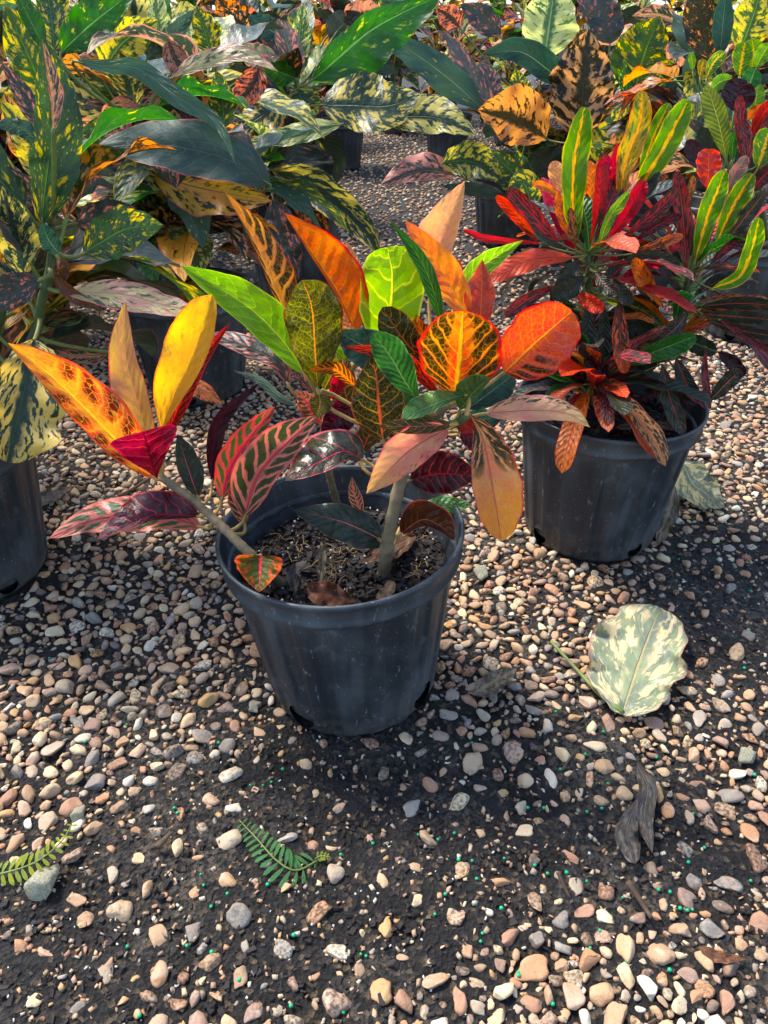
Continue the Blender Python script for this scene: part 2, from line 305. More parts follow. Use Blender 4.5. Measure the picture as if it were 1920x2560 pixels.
LMAT('dark_red_mid', (44, 60, 42), (48, 54, 42), patch=(150, 60, 50), mode='blotch', thr=.68, kb=10, mid=(206, 80, 64), mw=.11, edge=(130, 40, 44), ew=.06, tr=.25, rough=.34, **NB)
LMAT('dark_orange', (40, 50, 32), (46, 50, 32), patch=(226, 110, 60), mode='blotch', thr=.52, kb=9, v0=.3, mid=(206, 80, 56), mw=.1, edge=(206, 80, 60), ew=.1, grad=(224, 104, 58), g0=.5, g1=.95, tr=.35, **NB)
LMAT('dark_leaf', (42, 58, 40), (48, 52, 40), mid=(70, 60, 44), mw=.07, edge=(60, 40, 36), tr=.25, rough=.34, **NB)
LMAT('green_band', (40, 104, 40), (52, 116, 40), mid=(140, 180, 80), mw=.09, edge=(90, 140, 70), tr=.45, rough=.28, **NB)
LMAT('pink_band', (170, 110, 100), (120, 116, 96), patch=(90, 110, 80), mode='blotch', thr=.55, kb=9, mid=(214, 70, 84), mw=.13, edge=(214, 120, 110), tr=.4, **NB)
LMAT('dry_brown', (104, 64, 36), (78, 48, 30), patch=(150, 110, 70), mode='blotch', thr=.6, kb=8, vein=(130, 90, 56), vs=.15, mid=(130, 90, 56), mw=.05, edge=(120, 86, 56), N=6, tr=.25, rough=.6, bumpy=.35)
LMAT('dry_grey', (70, 62, 54), (52, 46, 42), patch=(98, 90, 78), mode='blotch', thr=.58, kb=8, vein=(110, 100, 86), vs=.12, mid=(110, 96, 80), mw=.05, N=6, tr=.15, rough=.55, bumpy=.3)
LMAT('dry_tan', (150, 126, 92), (120, 100, 76), patch=(80, 70, 56), mode='blotch', thr=.56, kb=8, vein=(160, 140, 110), vs=.15, mid=(160, 136, 100), mw=.05, N=6, tr=.2, rough=.6, bumpy=.35)
LMAT('fallen', (134, 146, 112), (112, 122, 104), patch=(214, 194, 146), mode='blotch', thr=.5, kb=7, ka=2.6, vein=(168, 164, 126), vs=.6, vw=.09, N=7, k=.28, mid=(176, 160, 112), mw=.045, edge=(150, 118, 108), ew=.05, soft=.035, tr=.2, rough=.42)
LMAT('old_green', (44, 62, 50), (52, 66, 50), patch=(110, 104, 70), mode='blotch', thr=.58, kb=8, mid=(90, 90, 66), mw=.05, tr=.2, rough=.4)
LMAT('fern_green', (100, 166, 96), (84, 148, 84), mid=(90, 140, 84), mw=.12, N=12, tr=.4, rough=.45)
LMAT('fern_lime', (186, 200, 70), (160, 182, 64), mid=(170, 180, 80), mw=.12, N=12, tr=.4, rough=.45)

def simple(name, c, rough=.6, spec=.4, c2=None, scale=40, bs=.4, bd=.002, detail=5, tr=0):
    s = NT(name); tc = s.n('ShaderNodeTexCoord').outputs['Object']
    nz = s.noise(tc, scale, detail); nz2 = s.noise(tc, scale * .23, 3)
    k = s.mix(s.step(nz2, .3, .7), c, c2 or tuple(int(x * .7) for x in c))
    k = s.mix(s.step(nz, .35, .75, 0, .5), k, tuple(int(x * .55) for x in c))
    return s.out(s.princ(k, rough, spec, s.bump(nz, bs, bd)))
M_STEM = simple('stem_bark', (146, 124, 96), .75, .25, (116, 106, 80), 90, .7, .0015)
M_STEMG = simple('green_stem', (84, 104, 58), .6, .3, (66, 72, 50), 60, .4, .001)
M_PET = simple('petiole_skin', (196, 150, 84), .5, .35, (160, 140, 76), 60, .2, .0006)
M_PETG = simple('petiole_green', (112, 138, 66), .5, .35, (120, 110, 64), 60, .2, .0006)
M_ROOT = simple('dry_root', (150, 124, 88), .8, .2, (110, 84, 58), 120, .3, .0005)
M_PERL = simple('perlite_white', (226, 224, 214), .8, .2, (200, 196, 184), 200, .4, .0006)
M_WOOD = simple('weathered_wood', (104, 86, 66), .8, .2, (72, 56, 44), 130, .7, .001)
M_BEAD = simple('bead_green', (8, 176, 118), .35, .5, (8, 150, 104), 300, .1, .0002)
M_WHITEROCK = simple('pale_rock', (206, 200, 178), .8, .3, (150, 146, 112), 60, .8, .003)

def pot_mat():
    s = NT('black_pot_plastic'); tc = s.n('ShaderNodeTexCoord').outputs['Object']
    mp = s.n('ShaderNodeMapping'); mp.inputs['Scale'].default_value = (30, 30, 3.2); s.L.new(tc, mp.inputs[0])
    streak = s.noise(mp.outputs[0], 1.0, 4); cloud = s.noise(tc, 9, 4); fine = s.noise(tc, 160, 3)
    mp2 = s.n('ShaderNodeMapping'); mp2.inputs['Scale'].default_value = (150, 150, 40); mp2.inputs['Rotation'].default_value = (.5, .6, 0); s.L.new(tc, mp2.inputs[0])
    scr = s.noise(mp2.outputs[0], 1.0, 2)
    speck = s.noise(tc, 420, 1)
    d = s.math('MULTIPLY', s.step(streak, .42, .72), s.step(cloud, .3, .65))
    c = s.mix(s.math('MULTIPLY', d, .42), (36, 42, 48), (88, 95, 101))
    c = s.mix(s.step(cloud, .45, .75, 0, .5), c, (84, 90, 94))
    c = s.mix(s.step(scr, .66, .76, 0, .5), c, (138, 144, 150))
    c = s.mix(s.step(speck, .74, .78, 0, .8), c, (190, 190, 184))
    c = s.mix(s.math('MULTIPLY', s.step(cloud, .58, .8), s.step(fine, .4, .7, 0, .4)), c, (92, 90, 84))
    sz = s.n('ShaderNodeSeparateXYZ'); s.L.new(tc, sz.inputs[0])
    mud = s.math('MULTIPLY', s.step(sz.outputs[2], .0, .085, 1, 0), s.step(s.noise(tc, 60, 5, .7), .42, .62, 0, .75)); c = s.mix(mud, c, (84, 74, 64))
    stain = s.noise(tc, 24, 6, .72); c = s.mix(s.step(stain, .56, .7, 0, .4), c, (112, 116, 116))
    ro = s.math('ADD', s.step(d, 0, 1, .4, .62), s.step(stain, .45, .7, 0, .2))
    return s.out(s.princ(c, ro, .45, s.bump(s.math('ADD', fine, s.math('MULTIPLY', streak, .6)), .18, .001)))
M_POT = pot_mat()

def soil_mat(name, dark=(30, 25, 22), mid_=(52, 44, 38), pale=(92, 84, 74), moss=False):
    s = NT(name); tc = s.n('ShaderNodeTexCoord').outputs['Object']
    a = s.noise(tc, 14, 5, .6); b = s.noise(tc, 140, 6, .68); c3 = s.noise(tc, 480, 3, .6); pch = s.noise(tc, 5.5, 4, .6)
    vo = s.n('ShaderNodeTexVoronoi'); vo.inputs['Scale'].default_value = 210; s.L.new(tc, vo.inputs['Vector'])
    k = s.mix(s.step(b, .36, .66), dark, mid_)
    k = s.mix(s.math('MULTIPLY', s.step(pch, .46, .64), s.step(b, .4, .66, 0, .8)), k, pale)
    sp = s.n('ShaderNodeSeparateColor'); s.L.new(vo.outputs['Color'], sp.inputs[0])
    k = s.mix(s.step(sp.outputs[0], .86, .9, 0, .5), k, (120, 100, 76))
    k = s.mix(s.step(c3, .7, .74, 0, .6), k, (150, 140, 124))
    if moss: k = s.mix(s.math('MULTIPLY', s.step(a, .63, .72), s.step(b, .4, .6, 0, .55)), k, (48, 62, 30))
    h = s.math('ADD', s.math('MULTIPLY', b, 1.0), s.math('ADD', s.math('MULTIPLY', vo.outputs['Distance'], .6), s.math('MULTIPLY', c3, .35)))
    return s.out(s.princ(k, s.step(pch, .35, .7, .62, .92), .35, s.bump(h, 1.0, .009)))
M_SOIL = soil_mat('wet_dark_soil', (21, 19, 18), (44, 39, 35), (108, 100, 90), True)
M_POTSOIL = soil_mat('potting_soil', (15, 12, 11), (34, 26, 21), (56, 44, 36))

def stone_mat(name, island):
    s = NT(name); tc = s.n('ShaderNodeTexCoord').outputs['Object']; ge = s.n('ShaderNodeNewGeometry'); oi = s.n('ShaderNodeObjectInfo')
    r = ge.outputs['Random Per Island'] if island else oi.outputs['Random']
    sx = s.math('FRACT', s.math('MULTIPLY', r, 7.13)); sy = s.math('FRACT', s.math('MULTIPLY', r, 31.7))
    cr = s.n('ShaderNodeValToRGB'); e = cr.color_ramp; e.interpolation = 'CONSTANT'
    stops = [(0, (190, 150, 112)), (.12, (168, 134, 102)), (.22, (212, 178, 136)), (.33, (190, 134, 90)), (.42, (176, 158, 134)), (.51, (152, 144, 134)),
             (.58, (192, 156, 130)), (.66, (178, 124, 94)), (.73, (220, 196, 154)), (.8, (124, 122, 118)), (.85, (214, 202, 178)), (.89, (196, 150, 92)), (.93, (160, 124, 108)), (.97, (100, 86, 76))]
    while len(e.elements) < len(stops): e.elements.new(.5)
    for i, (p, c) in enumerate(stops): e.elements[i].position = p; e.elements[i].color = lin(c)
    s.L.new(r, cr.inputs[0])
    if not island:
        scl = s.n('ShaderNodeVectorMath', operation='SCALE'); s.L.new(tc, scl.inputs[0]); scl.inputs['Scale'].default_value = .012; tc = scl.outputs[0]
    off = s.n('ShaderNodeVectorMath', operation='ADD'); s.L.new(tc, off.inputs[0]); s.L.new(s.comb(s.math('MULTIPLY', r, 9.0), s.math('MULTIPLY', sx, 5.0), sy), off.inputs[1])
    v = off.outputs[0]
    n1 = s.noise(v, 70, 3); n2 = s.noise(v, 320, 4); n3 = s.noise(v, 900, 2)
    c = s.mix(s.step(n1, .4, .72, 0, .4), cr.outputs[0], (190, 136, 92))
    c = s.mix(s.step(n1, .3, .46, .45, 0), c, (206, 190, 166))
    c = s.mix(s.step(n2, .55, .78, 0, .42), c, (92, 76, 62))
    c = s.mix(s.step(n3, .66, .74, 0, .5), c, (40, 32, 28))
    c = s.mix(s.step(sx, .2, 1, 0, .34), c, (112, 98, 86))
    c = s.mix(s.step(n2, .2, .6, .3, .08), c, (150, 138, 120))
    c = s.mix(s.math('MULTIPLY', s.step(n2, .4, .62), s.step(sy, .55, .95, 0, .75)), c, (52, 42, 36))
    return s.out(s.princ(c, s.step(n2, .3, .7, .62, .85), .28, s.bump(s.math('ADD', n2, s.math('MULTIPLY', n3, .5)), .6, .0016)))
M_PEB = stone_mat('pebble_stone', False); M_GRAV = stone_mat('gravel_stone', True)
def chip_mat():
    s = NT('bark_chip_dark'); ge = s.n('ShaderNodeNewGeometry'); tc = s.n('ShaderNodeTexCoord').outputs['Object']
    cr = s.n('ShaderNodeValToRGB'); e = cr.color_ramp
    e.elements[0].color = lin((26, 23, 23)); e.elements[1].color = lin((92, 74, 58)); e.elements.new(.92).color = lin((44, 37, 34))
    s.L.new(ge.outputs['Random Per Island'], cr.inputs[0])
    return s.out(s.princ(cr.outputs[0], .75, .35, s.bump(s.noise(tc, 300, 3), .5, .001)))
M_CHIP = chip_mat()

# ------------------------------------------------------------------ ground
def gz(x, y):
    n = mnoise.noise(Vector((x * 3.1, y * 3.1, 2.0))) * .007 + mnoise.noise(Vector((x * 9, y * 9, 5.0))) * .0035
    return n * min(1, max(.2, 2.5 - y))
def axis(lo, hi, n, far_lo, far_hi, m):
    a = list(np.linspace(lo, hi, n))
    l = [lo - (lo - far_lo) * (i / m) ** 2.2 for i in range(m, 0, -1)]; h = [hi + (far_hi - hi) * (i / m) ** 2.2 for i in range(1, m + 1)]
    return l + a + h
xs = axis(-1.0, 1.0, 300, -40, 40, 16); ys = axis(.12, 1.9, 270, -8, 90, 18)
gv = []
for y in ys:
    for x in xs:
        z = gz(x, y)
        if -1.05 < x < 1.05 and .05 < y < 2:
            z += mnoise.noise(Vector((x * 30, y * 30, 1))) * .0045 + abs(mnoise.noise(Vector((x * 85, y * 85, 4)))) * .0042
        gv.append((x, y, z))
nx = len(xs)
gf = [(j * nx + i, j * nx + i + 1, (j + 1) * nx + i + 1, (j + 1) * nx + i) for j in range(len(ys) - 1) for i in range(nx - 1)]
ground = obj('ground', mesh_from('ground', gv, gf), M_SOIL, kind='structure', label='dark damp soil ground strewn with tan gravel')

# pots on the ground: (x, y, rim radius)
POTS = {'main': (-.039, .708), 'right': (.345, 1.052), 'left': (-.635, .93), 'mid': (-.43, 1.62), 'far_left': (-.93, 1.9),
        'centre': (-.27, 2.3), 'far_right': (.46, 2.95), 'right_back': (.98, 1.98), 'gap': (-.24, 4.6), 'right_far': (1.05, 3.0), 'gap_right': (.37, 4.9), 'left_far': (-1.0, 3.0)}

# gravel
DV = [1200, 1400, 1600, 1750, 1900, 2000, 2100, 2200, 2300, 2400, 2560]
DM = np.array([[.8, .85, .9, .9, .9, .95, .95, .85, .8], [.6, .92, 1, .9, .9, 1, .95, .4, .35], [.55, .8, 1, .6, .35, 1, .9, .06, .15],
               [.85, .85, .92, .45, .08, .85, .75, .55, .4], [.97, .85, .5, .1, .06, .45, .3, .75, .85], [.97, .55, .2, .1, .08, .36, .15, .5, .85],
               [.88, .4, .18, .12, .08, .24, .08, .14, .7], [.25, .18, .16, .18, .08, .13, .2, .25, .45], [.22, .15, .28, .25, .08, .24, .55, .5, .28],
               [.2, .15, .36, .24, .12, .4, .85, .8, .3], [.25, .3, .65, .5, .36, .55, .95, .9, .5]])
def dens(x, y):
    if y > 1.35: return .95
    u, v, _ = to_px((x, y, 0))
    u = min(max(u, 0), 1919.9) / 240; i = int(u); fu = u - i
    if v <= DV[0]: row = DM[0]
    elif v >= DV[-1]: row = DM[-1]
    else:
        j = max(k for k in range(len(DV)) if DV[k] <= v); t = (v - DV[j]) / (DV[j + 1] - DV[j]); row = DM[j] * (1 - t) + DM[j + 1] * t
    d = row[i] * (1 - fu) + row[min(8, i + 1)] * fu
    return d + mnoise.noise(Vector((x * 14, y * 14, 9))) * .28 * (1 if d < .9 else .3)
def pebble_mesh(seed, sub):
    q = random.Random(seed); bm = bmesh.new(); bmesh.ops.create_icosphere(bm, subdivisions=sub, radius=1)
    pl = []
    for _ in range(q.choice((5, 7, 9, 11))):
        d = Vector((q.gauss(0, 1), q.gauss(0, 1), q.gauss(0, 1))).normalized(); pl.append((d, q.uniform(.42, .8)))
    sx, sy, sz = 1, q.uniform(.56, .92), q.uniform(.42, .7); o = Vector((seed * 3.3, 0, 0))
    for v in bm.verts:
        p = v.co.copy()
        for d, h in pl:
            e = p.dot(d) - h
            if e > 0: p -= d * e * .97
        p *= 1 + mnoise.noise(p * 1.3 + o) * .22 + mnoise.noise(p * 3.5 + o) * .06
        v.co = (p.x * sx, p.y * sy, p.z * sz)
    bmesh.ops.triangulate(bm, faces=bm.faces[:])
    me = bpy.data.meshes.new('pebble'); bm.to_mesh(me); bm.free()
    me.polygons.foreach_set('use_smooth', [True] * len(me.polygons)); return me
HI = [pebble_mesh(i, 3) for i in range(22)]
for me in HI: me.materials.append(M_PEB)
LO = []
for i in range(44):
    me = pebble_mesh(i % 22, 2 if i < 22 else 1); V = np.empty(len(me.vertices) * 3, np.float32); me.vertices.foreach_get('co', V)
    T = np.empty(len(me.polygons) * 3, np.int32); me.polygons.foreach_get('vertices', T); LO.append((V.reshape(-1, 3), T.reshape(-1, 3)))
    bpy.data.meshes.remove(me)
grid = {}; CELL = .03
def free(x, y, r, ov):
    ci, cj = int(x // CELL), int(y // CELL)
    for a in (-1, 0, 1):
        for b in (-1, 0, 1):
            for (px, py, pr) in grid.get((ci + a, cj + b), ()):
                if (px - x) ** 2 + (py - y) ** 2 < ((pr + r) * ov) ** 2: return False
    return True
def take(x, y, r): grid.setdefault((int(x // CELL), int(y // CELL)), []).append((x, y, r))
pebs = []
# conspicuous stones set by hand: pixel, half length in mm
for (u, v, r) in [(1650, 2390, 15), (600, 2300, 13), (575, 2150 + 60, 10), (1340, 2260, 12), (1250, 2480, 15), (1070, 2105, 12),
                  (1330, 2420, 18), (1470, 2400, 13), (840, 2190, 12), (1130, 1745, 12), (240, 2080, 13), (120, 2065, 15), (60, 2035, 14), (1820, 2210, 15), (1250, 1690, 10),
                  (1620, 2480, 14), (1430, 2490, 14), (1700, 2520, 12), (1780, 2330, 13), (500, 1480, 11), (215, 1600, 14), (1440, 1800, 12), (1520, 1815, 12), (960, 1940, 11), (1050, 1890, 10)]:
    p = at_z(u, v); r /= 1150; pebs.append((p.x, p.y, r, 0, 1.0)); take(p.x, p.y, r)
for (u, v, r) in [(105, 2235, .024), (1205, 1440, .02), (1868, 1900, .016)]: p = at_z(u, v); take(p.x, p.y, r)
def in_pot(x, y, r):
    return any((x - a) ** 2 + (y - b) ** 2 < (.103 + r * .4) ** 2 for a, b in POTS.values())
for (n, lo, hi, ov, lift) in ((350, .0115, .015, .9, 0), (17000, .0082, .0124, .82, 0), (34000, .0058, .0092, .78, .12), (34000, .0034, .006, .7, .3)):
    for _ in range(n):
        y = .22 + (R.random() ** 1.25) * 1.9
        w = .16 + y * .62
        x = R.uniform(-w, w); r = R.uniform(lo, hi)
        d = dens(x, y)
        if R.random() > d or in_pot(x, y, r): continue
        if free(x, y, r, ov * min(2.4, max(1.0, (.82 / max(d, .05)) ** .5))):
            take(x, y, r); pebs.append((x, y, r, lift * d, d))
for _ in range(26000):         # farther off, between and behind the pots
    y = 1.9 + 5 * R.random() ** 1.3; x = R.uniform(-1, 1) * min(.5 * y + .1, 1.9); r = R.uniform(.007, .014)
    if not in_pot(x, y, r) and free(x, y, r, .8): take(x, y, r); pebs.append((x, y, r, .1, .9))
def peb_matrix(x, y, r, lift, d):
    r *= 1.14
    rx, ry = R.gauss(0, .3), R.gauss(0, .3)
    M = Matrix.Rotation(R.uniform(0, 6.283), 4, 'Z') @ Matrix.Rotation(rx, 4, 'X') @ Matrix.Rotation(ry, 4, 'Y')
    z = gz(x, y) + r * (.06 + .3 * R.random() * d + lift * .8)
    return Matrix.Translation((x, y, z)) @ M @ Matrix.Diagonal((r, r * R.uniform(.85, 1.1), r * R.uniform(.85, 1.15), 1))
scored = []
for p in pebs:
    u, v, s = to_px((p[0], p[1], 0))
    hid = any(-.13 < (p[0] - a * (p[1] / b)) < .13 and b < p[1] < b + .34 for a, b in POTS.values())
    scored.append(((p[2] * s) if (0 < u < 1920 and 0 < v < 2560 and not hid) else 0, p))
scored.sort(key=lambda q: -q[0])
ROCK = pebble_mesh(41, 3); ROCK.materials.append(M_WHITEROCK)
for (u, v, r) in [(105, 2235, .026), (1205, 1440, .0215), (1868, 1900, .017), (632, 1772 , .011), (195, 2050, .014)]:
    p = at_z(u, v); o = obj('pebble', ROCK, parent=ground); o.matrix_world = Matrix.Translation((p.x, p.y, gz(p.x, p.y) + r * .3)) @ Matrix.Rotation(u * .7, 4, 'Z') @ Matrix.Diagonal((r, r * 1.1, r, 1))
for i, (sco, p) in enumerate(scored[:294]):
    o = obj('pebble', HI[R.randrange(len(HI))], parent=ground); o.matrix_world = peb_matrix(*p)
VV, TT, off = [], [], 0
for (sco, p) in scored[294:]:
    V, T = LO[R.randrange(22) + (22 if p[1] > 1.9 else 0)]; M = np.array(peb_matrix(*p))
    VV.append(V @ M[:3, :3].T + M[:3, 3]); TT.append(T + off); off += len(V)
obj('gravel', tri_mesh('gravel', np.concatenate(VV), np.concatenate(TT)), M_GRAV, ground, kind='stuff')
# crumbs of bark, grit and perlite
def scatter(name, n, mat, smin, smax, flat, region, want, blob=False):
    base = np.array([(-1, -1, -1), (1, -1, -1), (1, 1, -1), (-1, 1, -1), (-1, -1, 1), (1, -1, 1), (1, 1, 1), (-1, 1, 1)], float)
    tri = np.array([(0, 2, 1), (0, 3, 2), (4, 5, 6), (4, 6, 7), (0, 1, 5), (0, 5, 4), (1, 2, 6), (1, 6, 5), (2, 3, 7), (2, 7, 6), (3, 0, 4), (3, 4, 7)])
    VV, TT, off = [], [], 0; k = 0
    while k < n:
        x, y, z, ok = region()
        k += 1
        if not ok: continue
        s = R.uniform(smin, smax); M = np.array(Matrix.Translation((x, y, z + s * .2)) @ Matrix.Rotation(R.uniform(0, 6.3), 4, 'Z') @ Matrix.Rotation(R.gauss(0, .35), 4, 'X') @ Matrix.Rotation(R.gauss(0, .3), 4, 'Y'))
        B = base * np.array([s, s * R.uniform(.3, .8), s * flat * R.uniform(.6, 1.4)])
        B = B * np.array([[R.uniform(.45, 1.15) for _ in range(3)] for _ in range(8)])
        VV.append(B @ M[:3, :3].T + M[:3, 3]); TT.append(tri + off); off += 8
    return tri_mesh(name, np.concatenate(VV), np.concatenate(TT), blob)
def reg_soil():
    y = .22 + R.random() ** 1.2 * 1.2; w = .16 + y * .58; x = R.uniform(-w, w)
    return x, y, gz(x, y) + .001, (R.random() > dens(x, y) * .75) and not in_pot(x, y, 0)
obj('bark_crumbs', scatter('bark_crumbs', 9000, M_CHIP, .0010, .0046, .4, reg_soil, 0), M_CHIP, ground, kind='stuff')
obj('grit', scatter('grit', 5200, M_GRAV, .0012, .0034, .7, reg_soil, 0, True), M_GRAV, ground, kind='stuff')
obj('perlite_crumbs', scatter('perlite_crumbs', 800, M_PERL, .0007, .0019, .8, reg_soil, 0, True), M_PERL, ground, kind='stuff')

# ------------------------------------------------------------------ pots
def make_pot(rt=.14, rb=.103, H=.242, hole_at=(), seg=320, rows=56):
    """outer wall with shallow flutes and drain holes, rolled rim, inner wall"""
    V, Fc = [], []
    def rad(z): return rb + (rt - .006 - rb) * (z / H)
    prof = []
    for i in range(rows + 1):
        z = (H - .034) * (i / rows) ** 1.5; prof.append((rad(z) - (.008 * (1 - min(1, z / .012)) ** 2), z, 1))
    prof += [(rt - .0045, H - .0335, 0), (rt - .0015, H - .031, 0), (rt - .0008, H - .0275, 0), (rt - .003, H - .025, 0), (rt - .0025, H - .012, 0), (rt - .0005, H - .0085, 0),
             (rt + .0015, H - .005, 0), (rt + .0015, H - .0015, 0), (rt - .0005, H, 0), (rt - .003, H - .001, 0), (rt - .0045, H - .006, 0), (rt - .0055, H - .03, 0)]
    for i in range(1, 9): z = H - .03 - (H - .05) * i / 8; prof.append((rad(z) - .0045, z, 2))
    for (r, z, fl) in prof:
        for k in range(seg):
            a = 2 * math.pi * k / seg; rr = r
            if fl == 1:
                f = math.cos(a * 20); f = max(-1, min(1, f * 7))
                rr += .0017 * f * min(1, z / .02) * min(1, (H - .036 - z) / .02 + .15)
            V.append([rr * math.cos(a), rr * math.sin(a), z])
    n = len(prof)
    dead = set()
    for (ha, hz, hw, hh) in hole_at:
        for i in range(rows + 1):
            for k in range(seg):
                a = 2 * math.pi * k / seg; da = (a - ha + math.pi) % (2 * math.pi) - math.pi
                z = prof[i][1]; e = math.hypot(da * rb / hw, (z - hz) / hh)
                if e < .86: dead.add((i, k))
                elif e < 1.25:
                    s = 1 / e; a2 = ha + da * s; z2 = max(.0005, hz + (z - hz) * s); r = rad(z2) + .0006
                    V[i * seg + k] = [r * math.cos(a2), r * math.sin(a2), z2]
    for i in range(n - 1):
        for k in range(seg):
            k2 = (k + 1) % seg
            if any(q in dead for q in ((i, k), (i, k2), (i + 1, k2), (i + 1, k))): continue
            Fc.append((i * seg + k, i * seg + k2, (i + 1) * seg + k2, (i + 1) * seg + k))
    Fc.append(tuple(range(seg - 1, -1, -1)))
    me = mesh_from('pot', V, Fc); me.materials.append(M_POT); return me
def make_soil(r, z, H=.242, rb=.103, seed=1, fine=True):
    """root ball: lumpy top and plain sides, as seen through the drain holes"""
    V, Fc = [], []; nr, ns = (26, 72) if fine else (8, 32)
    V.append((0, 0, z))
    for i in range(1, nr + 1):
        for k in range(ns):
            a = 2 * math.pi * k / ns; rr = r * i / nr; x, y = rr * math.cos(a), rr * math.sin(a)
            h = mnoise.noise(Vector((x * 30 + seed, y * 30, 0))) * .008 + abs(mnoise.noise(Vector((x * 90, y * 90, seed)))) * .007 + mnoise.noise(Vector((x * 200, y * 200, seed))) * .003
            V.append((x, y, z + h * (1 if i < nr else .4)))
    for k in range(ns): Fc.append((0, 1 + k, 1 + (k + 1) % ns))
    for i in range(nr - 1):
        for k in range(ns):
            k2 = (k + 1) % ns; Fc.append((1 + i * ns + k, 1 + (i + 1) * ns + k, 1 + (i + 1) * ns + k2, 1 + i * ns + k2))
    b = len(V); o = 1 + (nr - 1) * ns
    for k in range(ns):
        a = 2 * math.pi * k / ns; V.append(((rb - .012) * math.cos(a), (rb - .012) * math.sin(a), .008))
    for k in range(ns): k2 = (k + 1) % ns; Fc.append((o + k, b + k, b + k2, o + k2))
    me = mesh_from('soil', V, Fc); me.materials.append(M_POTSOIL); return me
POT_HERO = make_pot(hole_at=[(math.radians(236 + 90 * i), .027, .0175, .019) for i in range(4)])
POT_PLAIN = make_pot(hole_at=[(math.radians(299), .022, .0145, .0125), (math.radians(209), .022, .0145, .0125), (math.radians(29), .022, .0145, .0125)], seg=240, rows=36)
SOIL_PLAIN = make_soil(.1235, .2, fine=False)

# ------------------------------------------------------------------ leaves
SHAPES = {'ov': (.72, .95), 'ob': (1.05, .62), 'la': (.85, 1.15), 'bl': (.6, .34), 'he': (.2, .9), 'rd': (.52, .46), 'na': (.72, .42), 'fan': (1.25, .14), 'ac': (.7, 1.35)}
def prof(shape, t):
    a, b = SHAPES[shape]; tm = a / (a + b)
    return (max(t, 0) ** a * max(1 - t, 0) ** b) / (tm ** a * (1 - tm) ** b)
def grid_mesh(rowsv, m, name='leaf'):
    n = len(rowsv) - 1; V = [p for r in rowsv for p in r]; w = 2 * m + 1
    Fc = [(i * w + j, i * w + j + 1, (i + 1) * w + j + 1, (i + 1) * w + j) for i in range(n) for j in range(2 * m)]
    me = mesh_from(name, V, Fc); ul = me.uv_layers.new(name='UVMap')
    li = np.empty(len(me.loops), np.int32); me.loops.foreach_get('vertex_index', li)
    uv = np.stack([(li % w) / (2 * m), (li // w) / n], 1).astype(np.float32); ul.data.foreach_set('uv', uv.ravel()); return me
def px_leaf(pts, wl, wr, fl, fr, d0, d1, shape, place, n=26, m=6, wav=.16, bow=0.0, q=R, dmid=None, rag=.04):
    """a blade from its midrib in the photo; place(u, v, d) gives the point at depth (or height) d"""
    path = smooth_path(pts, n * 3); rows = []; ph = q.uniform(0, 6.28); ph2 = q.uniform(0, 6.28); kf = q.uniform(2.2, 3.6)
    nphase = q.uniform(0, 99); tw = q.uniform(-.45, .45); sway = q.uniform(-.05, .05)
    for i in range(n + 1):
        t = .5 - .5 * math.cos(math.pi * i / n) if shape in ('rd', 'bl', 'fan', 'he', 'na') else (i / n) ** .9
        c = path[min(3 * n, int(round(t * 3 * n)))]
        f0 = max(0, int(t * 3 * n) - 2); f1 = min(3 * n, f0 + 4); d = path[f1] - path[f0]; d = d / (np.linalg.norm(d) + 1e-9)
        pl = np.array((d[1], -d[0]))
        D = d0 + (d1 - d0) * t + (4 * t * (1 - t) * ((dmid - (d0 + d1) / 2)) if dmid is not None else 0)
        k = max(prof(shape, t), .012)
        k *= 1 + .05 * mnoise.noise(Vector((t * 7, nphase, 0)))
        row = []
        mp = place(c[0], c[1], D); ppm = to_px(mp)[2]
        for j in range(-m, m + 1):
            s = abs(j) / m; left = j < 0; w = (wl if left else wr) * k; f = fl if left else fr
            kk = 1 + rag * s * (.45 * mnoise.noise(Vector((t * 15, nphase + (5 if left else 0), 1))) + 1.4 * mnoise.noise(Vector((t * 6, nphase + (9 if left else 0), 2))))
            lat = w * s * kk; metres = lat / ppm
            sh = f * metres * (s ** .35) + wav * s * s * (w / ppm) * math.sin(2 * math.pi * kf * t + (ph if left else ph2)) + bow * metres * s + (tw if left else -tw) * metres * (t - .3) * (wav > .1)
            e = pl if left else -pl
            row.append(place(c[0] + e[0] * lat, c[1] + e[1] * lat, D - sh))
        rows.append(row)
    return rows
